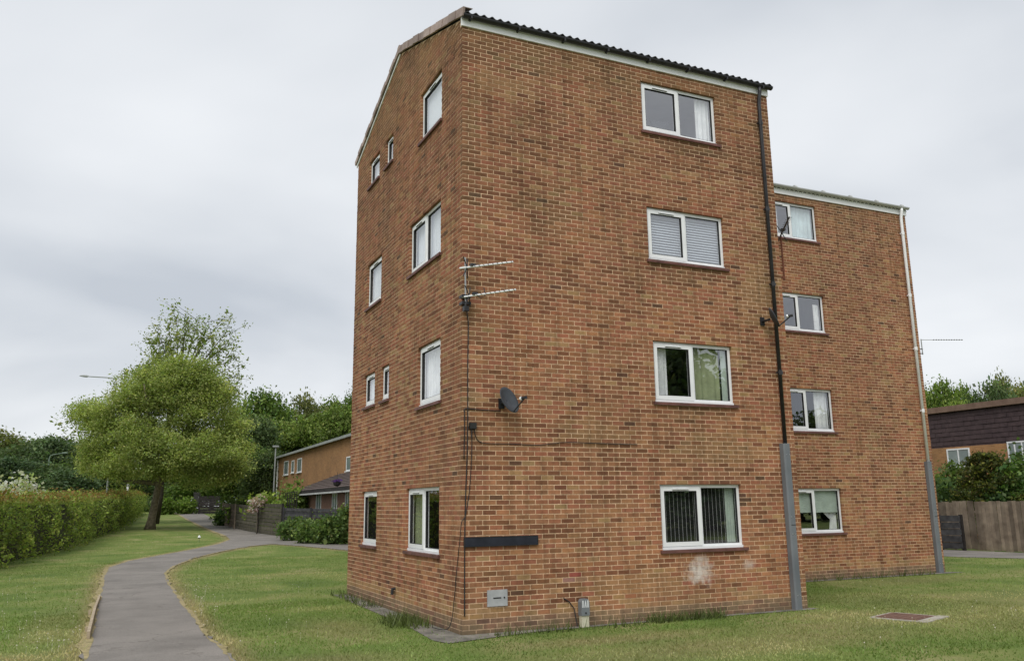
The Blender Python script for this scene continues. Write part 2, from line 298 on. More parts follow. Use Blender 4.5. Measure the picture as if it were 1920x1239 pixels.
def leaf_mat(name, trans=0.35, vary=0.25):
    m, nt, b = new_mat(name); nt.nodes.remove(b); out = nt.nodes['Material Output']
    a = nt.nodes.new('ShaderNodeAttribute'); a.attribute_name = 'Col'; c = a.outputs['Color']
    oi = nt.nodes.new('ShaderNodeObjectInfo'); r = ramp(nt, oi.outputs['Random'], [(0.0, (1-vary, 1-vary*0.8, 1-vary)), (0.5, (1, 1, 1)), (1.0, (1+vary*1.1, 1+vary*0.8, 1+vary*0.4))])
    c = mul(nt, c, r.outputs[0])
    d = nt.nodes.new('ShaderNodeBsdfDiffuse'); t = nt.nodes.new('ShaderNodeBsdfTranslucent'); g = nt.nodes.new('ShaderNodeBsdfGlossy'); g.inputs['Roughness'].default_value = 0.45
    nt.links.new(c, d.inputs[0]); nt.links.new(mul(nt, c, (1.15, 1.25, 0.7)), t.inputs[0])
    m1 = nt.nodes.new('ShaderNodeMixShader'); m1.inputs[0].default_value = trans; nt.links.new(d.outputs[0], m1.inputs[1]); nt.links.new(t.outputs[0], m1.inputs[2])
    m2 = nt.nodes.new('ShaderNodeMixShader'); m2.inputs[0].default_value = 0.015; nt.links.new(m1.outputs[0], m2.inputs[1]); nt.links.new(g.outputs[0], m2.inputs[2])
    nt.links.new(m2.outputs[0], out.inputs[0]); return m
MAT['leaf'] = leaf_mat('foliage'); MAT['leaf_own'] = leaf_mat('foliage_plain', 0.48, 0.0); MAT['blade'] = leaf_mat('grass_blade', 0.3, 0.0)
def glass_mat():
    m, nt, b = new_mat('window_glass'); nt.nodes.remove(b); out = nt.nodes['Material Output']
    t = nt.nodes.new('ShaderNodeBsdfTransparent'); t.inputs[0].default_value = (0.98, 0.99, 0.99, 1)
    g = nt.nodes.new('ShaderNodeBsdfGlossy'); g.inputs['Roughness'].default_value = 0.0; g.inputs[0].default_value = (0.95, 0.96, 1, 1)
    n = noise(nt, 1.6, 2); bp = nt.nodes.new('ShaderNodeBump'); bp.inputs['Strength'].default_value = 0.05; bp.inputs['Distance'].default_value = 0.02
    nt.links.new(n.outputs[0], bp.inputs['Height']); nt.links.new(bp.outputs[0], g.inputs['Normal'])
    ge = nt.nodes.new('ShaderNodeNewGeometry'); dt = nt.nodes.new('ShaderNodeVectorMath'); dt.operation = 'DOT_PRODUCT'; nt.links.new(ge.outputs['Normal'], dt.inputs[0]); nt.links.new(ge.outputs['Incoming'], dt.inputs[1])
    def mth(op, x, y=None):
        q = nt.nodes.new('ShaderNodeMath'); q.operation = op
        for i_, s__ in enumerate((x, y)):
            if s__ is None: continue
            if isinstance(s__, float): q.inputs[i_].default_value = s__
            else: nt.links.new(s__, q.inputs[i_])
        return q.outputs[0]
    fac = mth('ADD', mth('MULTIPLY', mth('POWER', mth('SUBTRACT', 1.0, mth('ABSOLUTE', dt.outputs['Value'])), 5.0), 0.76), 0.24)
    m1 = nt.nodes.new('ShaderNodeMixShader'); nt.links.new(fac, m1.inputs[0]); nt.links.new(t.outputs[0], m1.inputs[1]); nt.links.new(g.outputs[0], m1.inputs[2])
    nt.links.new(m1.outputs[0], out.inputs[0]); return m
MAT['glass'] = glass_mat()
def cloth(name, c, var=0.15):
    return mottled(name, tuple(x*(1-var) for x in c), tuple(min(1, x*(1+var)) for x in c), 4, 0.9, 0)
MAT['net'] = cloth('net_curtain', (0.86, 0.88, 0.90)); MAT['slat'] = cloth('grey_slat', (0.62, 0.67, 0.72), 0.04); MAT['white_blind'] = cloth('white_blind', (0.88, 0.91, 0.94), 0.02)
MAT['olive'] = cloth('olive_curtain', (0.36, 0.40, 0.24)); MAT['teal'] = cloth('pale_teal_curtain', (0.66, 0.78, 0.80)); MAT['vane'] = cloth('blind_vane', (0.012, 0.012, 0.013))
MAT['sage'] = cloth('sage_net', (0.55, 0.64, 0.56)); MAT['greycloth'] = cloth('grey_cloth', (0.03, 0.033, 0.036)); MAT['vane_edge'] = cloth('vane_edge', (0.5, 0.5, 0.5))

# ================================================================ ground, path, road
PATH_L = [(140,1330),(158,1239),(175,1160),(186,1115),(193,1080),(203,1064),(240,1052),(300,1041),(360,1030),(408,1020),(431,1011)]
PATH_UPL = [(424,1005),(400,996),(374,985),(352,974),(338,966),(322,959.5)]
PATH_UPR = [(372,958.5),(388,966),(408,976),(440,987),(480,998),(545,1008),(600,1014),(655,1019),(700,1022)]
PATH_R = [(700,1036),(655,1032),(600,1027),(556,1023),(510,1020),(470,1024),(420,1033),(365,1046),(326,1062),(310,1075),(319,1097),(345,1132),(388,1188),(440,1239),(560,1330)]
def dense(pts, closed=False, n=5, amp=0.0):
    g = [gnd(*p)[:2] for p in pts]; o_ = []
    for i in range(len(g)-(0 if closed else 1)):
        a, b = g[i], g[(i+1) % len(g)]
        for k in range(n):
            t = k/n; q = a*(1-t)+b*t
            o_.append(q+rng.normal(0, amp, 2)*(0 if k == 0 else 1))
    if not closed: o_.append(g[-1])
    return np.array(o_)
path_poly = np.concatenate([dense(PATH_L, n=12, amp=0.035), dense(PATH_UPL, n=3), dense(PATH_UPR, n=3), dense(PATH_R, n=12, amp=0.04)])
def inside(P, poly):
    x, y = P[:, 0], P[:, 1]; r = np.zeros(len(P), bool); j = len(poly)-1
    for i in range(len(poly)):
        xi, yi = poly[i]; xj, yj = poly[j]
        c = ((yi > y) != (yj > y)) & (x < (xj-xi)*(y-yi)/(yj-yi+1e-12)+xi); r ^= c; j = i
    return r
def edge_dist(P, poly, closed=True):
    d = np.full(len(P), 1e9)
    for i in range(len(poly)-(0 if closed else 1)):
        a, b = poly[i], poly[(i+1) % len(poly)]; ab = b-a; t = np.clip(((P-a)@ab)/(ab@ab+1e-12), 0, 1)
        d = np.minimum(d, np.linalg.norm(P-(a+t[:, None]*ab), axis=1))
    return d
W, D, HE, RY, RZ, EZ = 6.60, 6.90, 9.8625, 3.55, 11.26, 9.99
Y2, W2 = 4.13, 15.18
def axis_coords(lo, hi, step, far):
    a = list(np.arange(lo, hi, step)); s = step; x = hi; b = []
    while x < far: b.append(x); s *= 1.35; x += s
    s = step; x = lo; c = []
    while x > -far: s *= 1.35; x -= s; c.append(x)
    return np.array(c[::-1]+a+b+[far])
gx, gy = axis_coords(-14, 26, 0.3, 2500), axis_coords(-6, 40, 0.3, 2500)
GX, GY = np.meshgrid(gx, gy); GP = np.stack([GX.ravel(), GY.ravel()], 1)
near = (np.abs(GP[:, 0]) < 30) & (GP[:, 1] > -8) & (GP[:, 1] < 60)
dry = np.zeros(len(GP)); dd = edge_dist(GP[near], path_poly); dry[near] = np.clip(1.25-dd/0.40, 0, 1)
def ell(P, c, r): return np.clip(1.4-np.linalg.norm((P-np.array(c))/np.array(r), axis=1)*1.2, 0, 1)
DRY_SPOTS = [((10,-0.5),(3.5,1.6),0.4), ((5.5,-1.9),(2.4,0.8),0.6), ((3.0,-2.6),(4.5,0.9),0.6), ((9.5,-2.2),(4.5,2.2),0.5), ((-7.5,-0.2),(2.2,1.6),0.7), ((-2.3,-1.2),(1.2,0.7),0.55), ((1.8,-1.4),(2.2,0.5),0.75), ((6.4,-1.0),(1.8,0.7),0.55), ((9.0,0.6),(2.5,1.6),0.35), ((-1.4,1.6),(0.8,1.6),0.5), ((-6.2,0.6),(1.2,0.9),0.8), ((4.5,-2.3),(3.5,0.6),0.35), ((12.5,2.9),(3,0.9),0.45), ((-5.6,4.5),(0.5,2.5),0.35), ((-4.3,-0.2),(1.2,0.6),0.5), ((17.5,3.0),(1.6,1.2),0.35),((0.3,13.5),(1.3,0.5),0.35)]
for c, r, k in DRY_SPOTS: dry = np.maximum(dry, ell(GP, c, r)*k)
V = np.column_stack([GP, H(GP[:, 0], GP[:, 1])]); nx, ny = len(gx), len(gy)
I = np.arange(nx*ny).reshape(ny, nx); Q = np.stack([I[:-1, :-1], I[:-1, 1:], I[1:, 1:], I[1:, :-1]], -1).reshape(-1, 4)
me = mesh_np('ground', V, Q, np.column_stack([dry]*3))
for p in me.polygons: p.use_smooth = True
tag(link('ground', me, MAT['lawn']), kind='structure')

def sheet(name, poly, lift, mat, cuts=3):
    bm = bmesh.new(); vs = [bm.verts.new((p[0], p[1], 0)) for p in poly]
    es = [bm.edges.new((vs[i], vs[(i+1) % len(vs)])) for i in range(len(vs))]
    bmesh.ops.triangle_fill(bm, use_beauty=True, edges=es)
    for _ in range(cuts):
        le = [e_ for e_ in bm.edges if e_.calc_length() > 1.2]
        if le: bmesh.ops.subdivide_edges(bm, edges=le, cuts=1); bmesh.ops.triangulate(bm, faces=[f for f in bm.faces if len(f.verts) > 3])
    for v in bm.verts: v.co.z = float(H(v.co.x, v.co.y))+lift
    bmesh.ops.recalc_face_normals(bm, faces=bm.faces)
    me = bpy.data.meshes.new(name); bm.to_mesh(me); bm.free(); return tag(link(name, me, mat), kind='structure')
sheet('footpath', path_poly, 0.018, MAT['asphalt'])
road_poly = np.array([(20.55, 40), (20.4, 12), (20.5, 9), (20.75, 7.8), (21.5, 6.6), (22.6, 4.5), (24, 1), (25, -6), (27.5, -6), (26.4, 3), (24.25, 8), (23.95, 12), (23.95, 40)])
unseen_street_poly = np.array([(-60, -24), (70, -24), (70, -9.6), (20, -9.4), (-60, -9.8)])
sheet('street', unseen_street_poly, 0.012, MAT['asphalt'], 2)  # unseen asphalt behind the camera, added to cut green bounce from the lawn
sheet('side_road', road_poly, 0.012, MAT['asphalt'], 2)
def fringe(pts, side, w0, w1, name):
    g = dense(pts, n=14); n_ = len(g); d_ = np.gradient(g, axis=0); d_ /= np.linalg.norm(d_, axis=1)[:, None]+1e-9; nr = np.column_stack([-d_[:, 1], d_[:, 0]])*side
    wv = w0+(w1-w0)*rng.random(n_)**1.5; wv = np.convolve(np.pad(wv, 2, mode='edge'), np.ones(5)/5, 'valid')+rng.normal(0, 0.03, n_)
    A = g-nr*(0.02+0.05*rng.random(n_))[:, None]; B = g+nr*wv[:, None]; Vv = np.concatenate([A, B]); Vv = np.column_stack([Vv, H(Vv[:, 0], Vv[:, 1])+0.021]); q_ = np.array([(i, i+1, n_+i+1, n_+i) for i in range(n_-1)])
    tag(link(name, mesh_np(name, Vv, q_), MAT['straw']), kind='structure')
MAT['straw'] = mottled('dry_edge', (0.19, 0.165, 0.075), (0.40, 0.325, 0.175), 6, 0.95, 0.6, detail=8)
fringe(PATH_L[1:], 1, -0.02, 0.22, 'path_edge'); fringe(PATH_UPL, 1, 0.05, 0.3, 'path_edge'); fringe(PATH_R[4:], 1, -0.05, 0.13, 'path_edge')
# concrete strip round the foot of the block
ap = [(-0.30, 6.9), (-0.02, 6.9), (-0.02, -0.02), (W+0.1, -0.02), (W+0.1, -0.20), (3.2, -0.14), (1.9, -0.18), (0.9, -0.26), (0.1, -0.48), (-0.45, -0.62), (-0.55, -0.25), (-0.42, 1.2), (-0.36, 3.5)]
sheet('concrete_strip', np.array(ap), 0.010, MAT['concrete'], 2)
ap2 = [(W-0.3, Y2-0.02), (W2+0.1, Y2-0.02), (W2+0.35, Y2-0.30), (12, Y2-0.24), (9, Y2-0.25), (W-0.3, Y2-0.3)]
sheet('concrete_edge', np.array(ap2), 0.010, MAT['concrete'], 2)

# ================================================================ the brick blocks
def vnoise(seed):
    g = np.random.default_rng(seed).random((64, 64))
    def f(a, b):
        a, b = a % 63, b % 63; i, j = int(a), int(b); u, v = a-i, b-j; u, v = u*u*(3-2*u), v*v*(3-2*v)
        return g[j, i]*(1-u)*(1-v)+g[j, i+1]*u*(1-v)+g[j+1, i]*(1-u)*v+g[j+1, i+1]*u*v
    return f
PAL = {'brown': (0.264, 0.124, 0.065), 'red': (0.288, 0.121, 0.068), 'orange': (0.324, 0.156, 0.080), 'dark': (0.190, 0.084, 0.045), 'buff': (0.322, 0.192, 0.094), 'black': (0.125, 0.068, 0.042), 'pink': (0.345, 0.165, 0.090)}
def brick_colour(face, s, z, fn):
    a = fn[0](s*0.9+3, z*1.5+1); b = fn[1](s*0.6+9, z*1.1+5); e = fn[2](s*1.5+2, z*4.0+7)
    wts = {'brown': 1.1, 'red': 0.55+0.7*a, 'orange': 0.25+0.9*max(0, 1-z/4.5)*1.2+0.2*b, 'dark': 0.30+0.9*e*e, 'buff': 0.10+1.3*max(0, b-0.58), 'black': 0.015+0.06*e**3, 'pink': 0.03+0.15*max(0, 0.7-z/6)}
    if face == 'two': wts['buff'] += 0.25; wts['orange'] += 0.25
    if z < 0.36: wts = {'buff': 3, 'orange': 0.8, 'brown': 0.3, 'dark': 0.1}
    elif z < 0.45: wts['buff'] += 1.2
    k = rng.choice(list(wts), p=np.array(list(wts.values()))/sum(wts.values()))
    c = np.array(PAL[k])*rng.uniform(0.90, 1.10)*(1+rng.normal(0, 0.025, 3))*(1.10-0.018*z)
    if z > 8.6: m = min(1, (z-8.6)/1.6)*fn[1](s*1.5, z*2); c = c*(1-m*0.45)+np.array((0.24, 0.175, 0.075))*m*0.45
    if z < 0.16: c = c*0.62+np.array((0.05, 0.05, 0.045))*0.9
    if face == 'front':
        r = math.hypot((s-4.30)/0.36, (z-0.74)/0.22)
        if r < 0: pass
        if abs(s-1.95) < 0.12 and 0.73 < z < 0.80: c = np.array((0.30, 0.085, 0.065))
        elif abs(s-1.85) < 0.22 and 0.66 < z < 0.73: c = np.array((0.30, 0.16, 0.13))
        if abs(s-1.80) < 0.22 and 0.30 < z < 0.66: c = c*0.58
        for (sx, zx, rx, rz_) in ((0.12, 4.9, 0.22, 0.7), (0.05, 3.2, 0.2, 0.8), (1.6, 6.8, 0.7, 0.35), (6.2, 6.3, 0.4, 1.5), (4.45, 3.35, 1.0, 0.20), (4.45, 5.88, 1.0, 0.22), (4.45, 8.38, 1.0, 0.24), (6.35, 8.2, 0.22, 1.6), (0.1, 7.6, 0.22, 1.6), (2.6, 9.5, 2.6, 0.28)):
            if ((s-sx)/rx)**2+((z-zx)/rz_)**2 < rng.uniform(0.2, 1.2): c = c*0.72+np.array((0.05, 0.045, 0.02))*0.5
        for (sx, zx, rx, rz_) in ((5.0, 2.78, 1.2, 0.34), (2.3, 3.0, 0.8, 0.25), (0.9, 8.9, 0.8, 0.3), (6.0, 5.6, 0.5, 0.8), (3.0, 0.55, 1.4, 0.25)):
            if ((s-sx)/rx)**2+((z-zx)/rz_)**2 < rng.uniform(0.1, 1.1): c = c*0.45+np.array((0.335, 0.200, 0.095))*0.55
    return np.clip(c, 0.02, 0.8)
BL, BHH, BD = 0.2125, 0.0622, 0.10
brick_me = MB().box((0, 0, 0), (BL, BD, BHH)).mesh('brick'); brick_me.materials.append(MAT['brick1'])
def lay(face, length, top, openings, phase, fn, to_world, store):
    z = 0.0; c = 0
    while z < 11.4:
        s = 0.0 if (c+phase) % 2 == 0 else 0.1125
        if face == 'two': s -= 0.225
        if face != 'two' and s > 0: pass
        while s < length:
            a, b = s, min(s+BL, length)
            segs = [(max(a, 0), b)]
            for (o0, o1, oz0, oz1) in openings:
                if z+BHH > oz0+0.01 and z < oz1-0.01:
                    ns = []
                    for p, q in segs:
                        if q <= o0 or p >= o1: ns.append((p, q))
                        else:
                            if p < o0: ns.append((p, o0))
                            if q > o1: ns.append((o1, q))
                    segs = ns
            for p, q in segs:
                if q-p < 0.012: continue
                ta, tb = top(p), top(q)
                if min(ta, tb) < z+0.015: continue
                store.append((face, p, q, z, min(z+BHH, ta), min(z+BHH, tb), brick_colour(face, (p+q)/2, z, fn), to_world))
            s += 0.225
        z += 0.075; c += 1
def brick_mass(name, bricks, parent):
    n = len(bricks); V = np.zeros((n, 8, 3)); C = np.zeros((n, 8, 3)); 
    for i, (face, p, q, z, z1a, z1b, colr, tw) in enumerate(bricks):
        d = rng.uniform(-0.0030, 0.0002); t = np.clip(rng.normal(0, 0.0005), -0.001, 0.001)
        V[i] = [tw(p, d-t, z), tw(q, d+t, z), tw(q, BD, z), tw(p, BD, z), tw(p, d-t, z1a), tw(q, d+t, z1b), tw(q, BD, z1b), tw(p, BD, z1a)]; C[i] = colr
    q = np.array([(0,1,5,4), (1,2,6,5), (3,0,4,7), (4,5,6,7), (0,3,2,1)])
    Q = (np.arange(n)[:, None, None]*8+q[None]).reshape(-1, 4)
    o = link(name, mesh_np(name, V.reshape(-1, 3), Q, C.reshape(-1, 3)), MAT['brick'], parent); tag(o, kind='stuff'); return o
def seen_size(b):
    face, p, q, z, z1a, z1b, colr, tw = b
    P = np.array(tw((p+q)/2, 0, z)); d = P-CAM; nrm = np.array(tw(p, -1, z))-np.array(tw(p, 0, z))
    return abs(d@nrm)/np.linalg.norm(d)**3
def lay_bricks(bricks, parent, hidden=lambda b: False):
    full = [i for i, b in enumerate(bricks) if abs(b[2]-b[1]-BL) < 1e-6 and b[4]-b[3] > 0.0618 and b[5]-b[3] > 0.0618 and not hidden(b)]
    full.sort(key=lambda i: -seen_size(bricks[i])); pick = set(full[:300])
    for i in pick:
        face, p, q, z, _, _, colr, tw = bricks[i]
        o = bpy.data.objects.new('brick', brick_me); col.objects.link(o); o.parent = parent
        o.location = tw(q if face == 'left' else p, rng.uniform(-0.0030, 0.0002), z); o.rotation_euler = (0, 0, -math.pi/2 if face == 'left' else 0)
        o.color = (*colr, 1)
    brick_mass('brickwork', [b for i, b in enumerate(bricks) if i not in pick], parent)
def mortar_wall(name, length, zt, openings, tw, parent, gable=None, z0=0.0, d0=0.0022):
    g = 0.004; mb = MB(); S = sorted({0.0, length, *[o[0]-g for o in openings], *[o[1]+g for o in openings]}); Z = sorted({z0, zt, *[o[2]-g for o in openings], *[o[3]+g for o in openings]})
    for i in range(len(S)-1):
        for j in range(len(Z)-1):
            ms, mz = (S[i]+S[i+1])/2, (Z[j]+Z[j+1])/2
            if any(o[0]-g < ms < o[1]+g and o[2]-g < mz < o[3]+g for o in openings): continue
            mb.quad(tw(S[i], d0, Z[j]), tw(S[i+1], d0, Z[j]), tw(S[i+1], d0, Z[j+1]), tw(S[i], d0, Z[j+1]))
    for a, b, c, d in openings:
        a, b, c, d = a-g, b+g, c-g, d+g
        for (s0, zz0, s1, zz1) in ((a, c, a, d), (b, c, b, d), (a, c, b, c), (a, d, b, d)):
            mb.quad(tw(s0, d0, zz0), tw(s1, d0, zz1), tw(s1, 0.16, zz1), tw(s0, 0.16, zz0))
    if gable: mb.quad(*[tw(s_, d0, z_) for s_, z_ in gable])
    return mb.build(name, MAT['mortar'], parent)

OP_FRONT = [(3.575, 5.285, 1.05, 2.175), (3.575, 5.285, 3.525, 4.65), (3.575, 5.285, 6.075, 7.125), (3.575, 5.285, 8.55, 9.60)]
OP_LEFT = [(1.03, 2.77, 1.05, 2.175), (4.69, 5.81, 1.05, 2.175),
           (1.02, 2.19, 3.525, 4.65), (4.0, 4.54, 3.90, 4.65), (5.02, 5.85, 3.90, 4.65),
           (1.03, 2.77, 6.075, 7.125), (4.69, 5.81, 6.075, 7.125),
           (1.02, 2.19, 8.55, 9.60), (4.0, 4.54, 8.925, 9.60), (5.02, 5.85, 8.925, 9.60)]
OX = 6.60
OP_TWO = [(10.085-OX, 11.795-OX, a, b) for _, _, a, b in OP_FRONT]
GE = 10.00
def slope_top(s): return RZ-0.08-(RZ-0.08-GE)*(RY-s)/RY if s < RY else RZ-0.08-(RZ-0.08-EZ)*(s-RY)/(D-RY)
twF = lambda s, d, z: (s, d, z)
twL = lambda s, d, z: (d, s, z)
twT = lambda s, d, z: (OX+s, Y2+d, z)
fn = [vnoise(k) for k in (1, 2, 3)]; fn2 = [vnoise(k) for k in (11, 12, 13)]; fn3 = [vnoise(k) for k in (21, 22, 23)]

blk = empty('apartment_block'); tag(blk, 'tall brick apartment block with gable end and black downpipe in the foreground', 'building', 'stepped brick apartment blocks')
B1 = []
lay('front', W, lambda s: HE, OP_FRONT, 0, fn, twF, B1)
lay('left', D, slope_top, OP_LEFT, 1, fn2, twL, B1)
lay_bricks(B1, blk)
mortar_wall('mortar_front', W, HE, OP_FRONT, twF, blk)
mortar_wall('mortar_gable', D, HE, OP_LEFT, twL, blk, gable=[(0, HE), (D, HE), (D, EZ), (RY, RZ-0.08), (0, GE)])
sw = MB(); sw.quad((W-0.004, 0.007, 0), (W-0.004, D, 0), (W-0.004, D, EZ), (W-0.004, RY, RZ), (W-0.004, 0.007, HE)); sw.build('side_wall', MAT['side_brick'], blk)
MB().quad((0.007, D-0.004, 0), (W, D-0.004, 0), (W, D-0.004, EZ), (0.007, D-0.004, EZ)).build('rear_wall', MAT['side_brick'], blk)

blk2 = empty('apartment_block', (0, 0, 0)); tag(blk2, 'set-back brick apartment block with white downpipe and grey gutter behind', 'building', 'stepped brick apartment blocks')
B2 = []
lay('two', W2-OX, lambda s: 9.7875, OP_TWO, 0, fn3, twT, B2)
lay_bricks(B2, blk2, hidden=lambda b: b[1]+OX < 10.3)
mortar_wall('mortar_front', W2-OX-0.004, 9.7875, OP_TWO, twT, blk2)
D2 = Y2+6.9; R2 = Y2+3.45
MB().quad((W2-0.004, Y2+0.007, 0), (W2-0.004, D2, 0), (W2-0.004, D2, 9.9), (W2-0.004, R2, 11.2), (W2-0.004, Y2+0.007, 9.79)).build('side_wall', MAT['side_brick'], blk2)
MB().quad((OX, D2, 0), (W2, D2, 0), (W2, D2, 9.9), (OX, D2, 9.9)).build('rear_wall', MAT['side_brick'], blk2)
MB().quad((OX+0.01, D-0.01, 0), (OX+0.01, D2, 0), (OX+0.01, D2, 9.9), (OX+0.01, R2, 11.2), (OX+0.01, D-0.01, 10.9)).build('side_wall', MAT['side_brick'], blk2)

# ---- roofs
def tile_profile(x, p=0.15, h=0.034): return h*(0.5+0.5*math.cos(2*math.pi*x/p))**1.3
def wavy(x0, x1, ya, za, yb, zb, n_per=8, p=0.15, thick=0.018):
    mb = MB(); n = int(round((x1-x0)/p*n_per)); nrm = Vector((0, -(zb-za), yb-ya)); nrm = nrm.normalized() if nrm.z > 0 else -nrm.normalized()
    for i in range(n+1):
        x = x0+(x1-x0)*i/n; h = tile_profile(x-x0-p/2, p)
        for (y, z) in ((ya, za), (yb, zb)):
            mb.v.append((x, y+nrm.y*h, z+nrm.z*h)); mb.v.append((x, y+nrm.y*(h-thick), z+nrm.z*(h-thick)))
    for i in range(n):
        a, b = i*4, i*4+4
        mb.f += [(a, b, b+2, a+2), (a+1, a+3, b+3, b+1), (a, a+1, b+1, b), (a+2, b+2, b+3, a+3)]
    mb.f += [(0, 2, 3, 1), (n*4, n*4+1, n*4+3, n*4+2)]
    mb.smooth = False; return mb
def roof(parent, x0, x1, ye, ze, yr, zr, yb, zb, tile_mat, ridge_mat):
    r = empty('roof', (0, 0, 0), parent=parent)
    dl = Vector((0, yr-ye, zr-ze)); ln = dl.length; dl.normalize(); k = 0.42/ln
    nt_ = int(round((x1-x0)/0.3)); tw_ = (x1-x0)/nt_
    tm = wavy(0, tw_, 0, 0, dl.y*0.46, dl.z*0.46, 8, tw_/2).mesh('roof_tile'); tm.materials.append(tile_mat)
    for i in range(nt_):
        o = link('roof_tile', tm, None, r); o.location = (x0+i*tw_, ye, ze+rng.uniform(0, 0.006))
    f = (0.40/ln); wavy(x0, x1, ye+(yr-ye)*f, ze+(zr-ze)*f+0.012, yr, zr+0.012, 6, tw_/2).build('front_tiling', tile_mat, r)
    wavy(x0, x1, yb, zb, yr, zr+0.012, 6, tw_/2).build('rear_tiling', tile_mat, r)
    mb = MB(); seg = 8
    for i in range(seg+1):
        a = math.pi*i/seg; mb.v += [(0, -math.cos(a)*0.12, math.sin(a)*0.10), (0.45, -math.cos(a)*0.125, math.sin(a)*0.105)]
    for i in range(seg): mb.f.append((i*2, i*2+1, i*2+3, i*2+2))
    mb.f.append(tuple(i*2 for i in range(seg+1))); rm = mb.mesh('ridge_tile'); rm.materials.append(ridge_mat)
    nr = int((x1-x0)/0.44)+1
    for i in range(nr): o = link('ridge_tile', rm, None, r); o.location = (x0-0.02+i*(x1-x0-0.41)/(nr-1), yr, zr+0.01)
    return r
rf = roof(blk, -0.035, W+0.05, -0.14, 10.045, RY, RZ-0.01, D+0.12, EZ+0.06, MAT['dark_tile'], MAT['verge'])
def verge_run(r, x, ya, za, yb, zb, n, h=0.15):
    d = Vector((0, yb-ya, zb-za)); ln = d.length; ang = math.atan2(zb-za, yb-ya); tl = ln/n
    m = MB().box((-0.012, 0, -h*0.72), (0.025, tl*1.08, h*0.28)); m.box((0.025, 0, h*0.20), (0.16, tl*1.08, h*0.28-0.002)); vm = m.mesh('verge_tile'); vm.materials.append(MAT['verge'])
    for i in range(n):
        o = link('verge_tile', vm, None, r); t = i/n; o.location = (x-0.020-0.012*(i % 2), ya+(yb-ya)*t, za+(zb-za)*t+0.02+rng.uniform(-0.004, 0.004)); o.rotation_euler = (ang+0.012, 0, 0)
verge_run(rf, -0.02, -0.16, 10.075, RY, RZ+0.02, 11)
verge_run(rf, -0.02, RY, RZ+0.02, D+0.13, EZ+0.05, 11, 0.11)
MB().bar((-0.012, RY, RZ-0.09), (-0.012, D+0.1, EZ-0.06), 0.05, 0.02, (1, 0, 0)).build('barge_board', MAT['fascia'], rf)
rf2 = roof(blk2, OX+0.02, W2+0.06, Y2-0.03, 9.925, R2, 11.2, D2+0.1, 9.95, MAT['dark_tile'], MAT['verge'])
boxo('fascia', (-0.028, -0.030, HE+0.004), (W+0.012, 0.010, HE+0.170), MAT['fascia'], blk)
boxo('fascia', (OX+0.02, Y2-0.030, 9.792), (W2+0.03, Y2+0.010, 9.975), MAT['fascia'], blk2)
def gutter(parent, x0, x1, y, z, r, mat):
    mb = MB(); seg = 8
    for x in (x0, x1):
        for i in range(seg+1):
            a = math.pi+math.pi*i/seg; mb.v.append((x, y+math.cos(a)*r, z+math.sin(a)*r))
        for i in range(seg+1):
            a = math.pi*2-math.pi*i/seg; mb.v.append((x, y+math.cos(a)*(r-0.004), z+math.sin(a)*(r-0.004)))
    n = 2*(seg+1)
    for i in range(n): mb.f.append((i, (i+1) % n, n+(i+1) % n, n+i))
    mb.f.append(tuple(range(seg+1))); mb.f.append(tuple(n+i for i in range(seg+1)))
    return mb.build('gutter', mat, parent)
g1 = gutter(blk, -0.03, W+0.06, -0.090, 10.035, 0.058, MAT['black'])
for i in range(8):
    x = 0.1+i*0.9; boxo('gutter_bracket', (x, -0.150, 9.962), (x+0.03, -0.031, 10.015), MAT['black'], g1)
g2 = gutter(blk2, OX+0.02, W2+0.05, Y2-0.092, 10.005, 0.06, MAT['grey_gutter'])
for i in range(9):
    x = OX+0.5+i*0.98; MB().tube([(x, Y2-0.092-0.001, 10.005), (x+0.07, Y2-0.093, 10.005)], 0.0645, 12).build('gutter_joint', MAT['grey_gutter'], g2)
# ---- downpipes and their casings
def downpipe(parent, x, y, ztop, zmid, r, mat, name):
    dp = MB(); dp.smooth = True
    dp.tube([(x+0.02, y-0.03, ztop+0.02), (x+0.02, y-0.03, ztop-0.06), (x+0.01, y+0.0, ztop-0.22), (x, y, ztop-0.35), (x-0.01, y, zmid-0.2)], r, 10)
    o = dp.build(name, mat, parent)
    for z in (9.2, 7.4, 5.9, 4.2):
        MB().box((x-0.055, y-0.02, z), (x+0.055, y+0.05, z+0.03)).build('pipe_clip', mat, o)
        MB().tube([(x, y, z-0.03), (x, y, z+0.06)], r+0.007, 10).build('pipe_socket', mat, o)
    cx, cz = x-0.03, zmid; m = MB()
    for (z, xx) in ((0.0, x-0.02), (zmid, x-0.02)): 
        for (a, b) in ((-0.078, 0.06), (-0.078, -0.035), (-0.052, -0.062), (0.052, -0.062), (0.078, -0.035), (0.078, 0.06)): m.v.append((xx+a, y+b, z))
    for i in range(6): m.f.append((i, (i+1) % 6, 6+(i+1) % 6, 6+i))
    m.f += [(6, 7, 8, 9, 10, 11)]; cs = m.build('pipe_casing', MAT['grey_casing'], parent)
    boxo('casing_joint', (x-0.02-0.050, y-0.0645, zmid*0.5), (x-0.02+0.050, y-0.0622, zmid*0.5+0.012), MAT['gasket'], cs)
    for zs in (0.25, zmid*0.5-0.15, zmid*0.5+0.15, zmid-0.2):
        for sx in (-0.035, 0.035): MB().tube([(x-0.02+sx, y-0.066, zs), (x-0.02+sx, y-0.061, zs)], 0.009, 6).build('screw', MAT['metal'], cs)
    return o
downpipe(blk, 6.32, -0.075, 9.95, 2.90, 0.036, MAT['black'], 'downpipe')
downpipe(blk2, 14.93, Y2-0.07, 9.93, 2.86, 0.042, MAT['white_pipe'], 'downpipe')

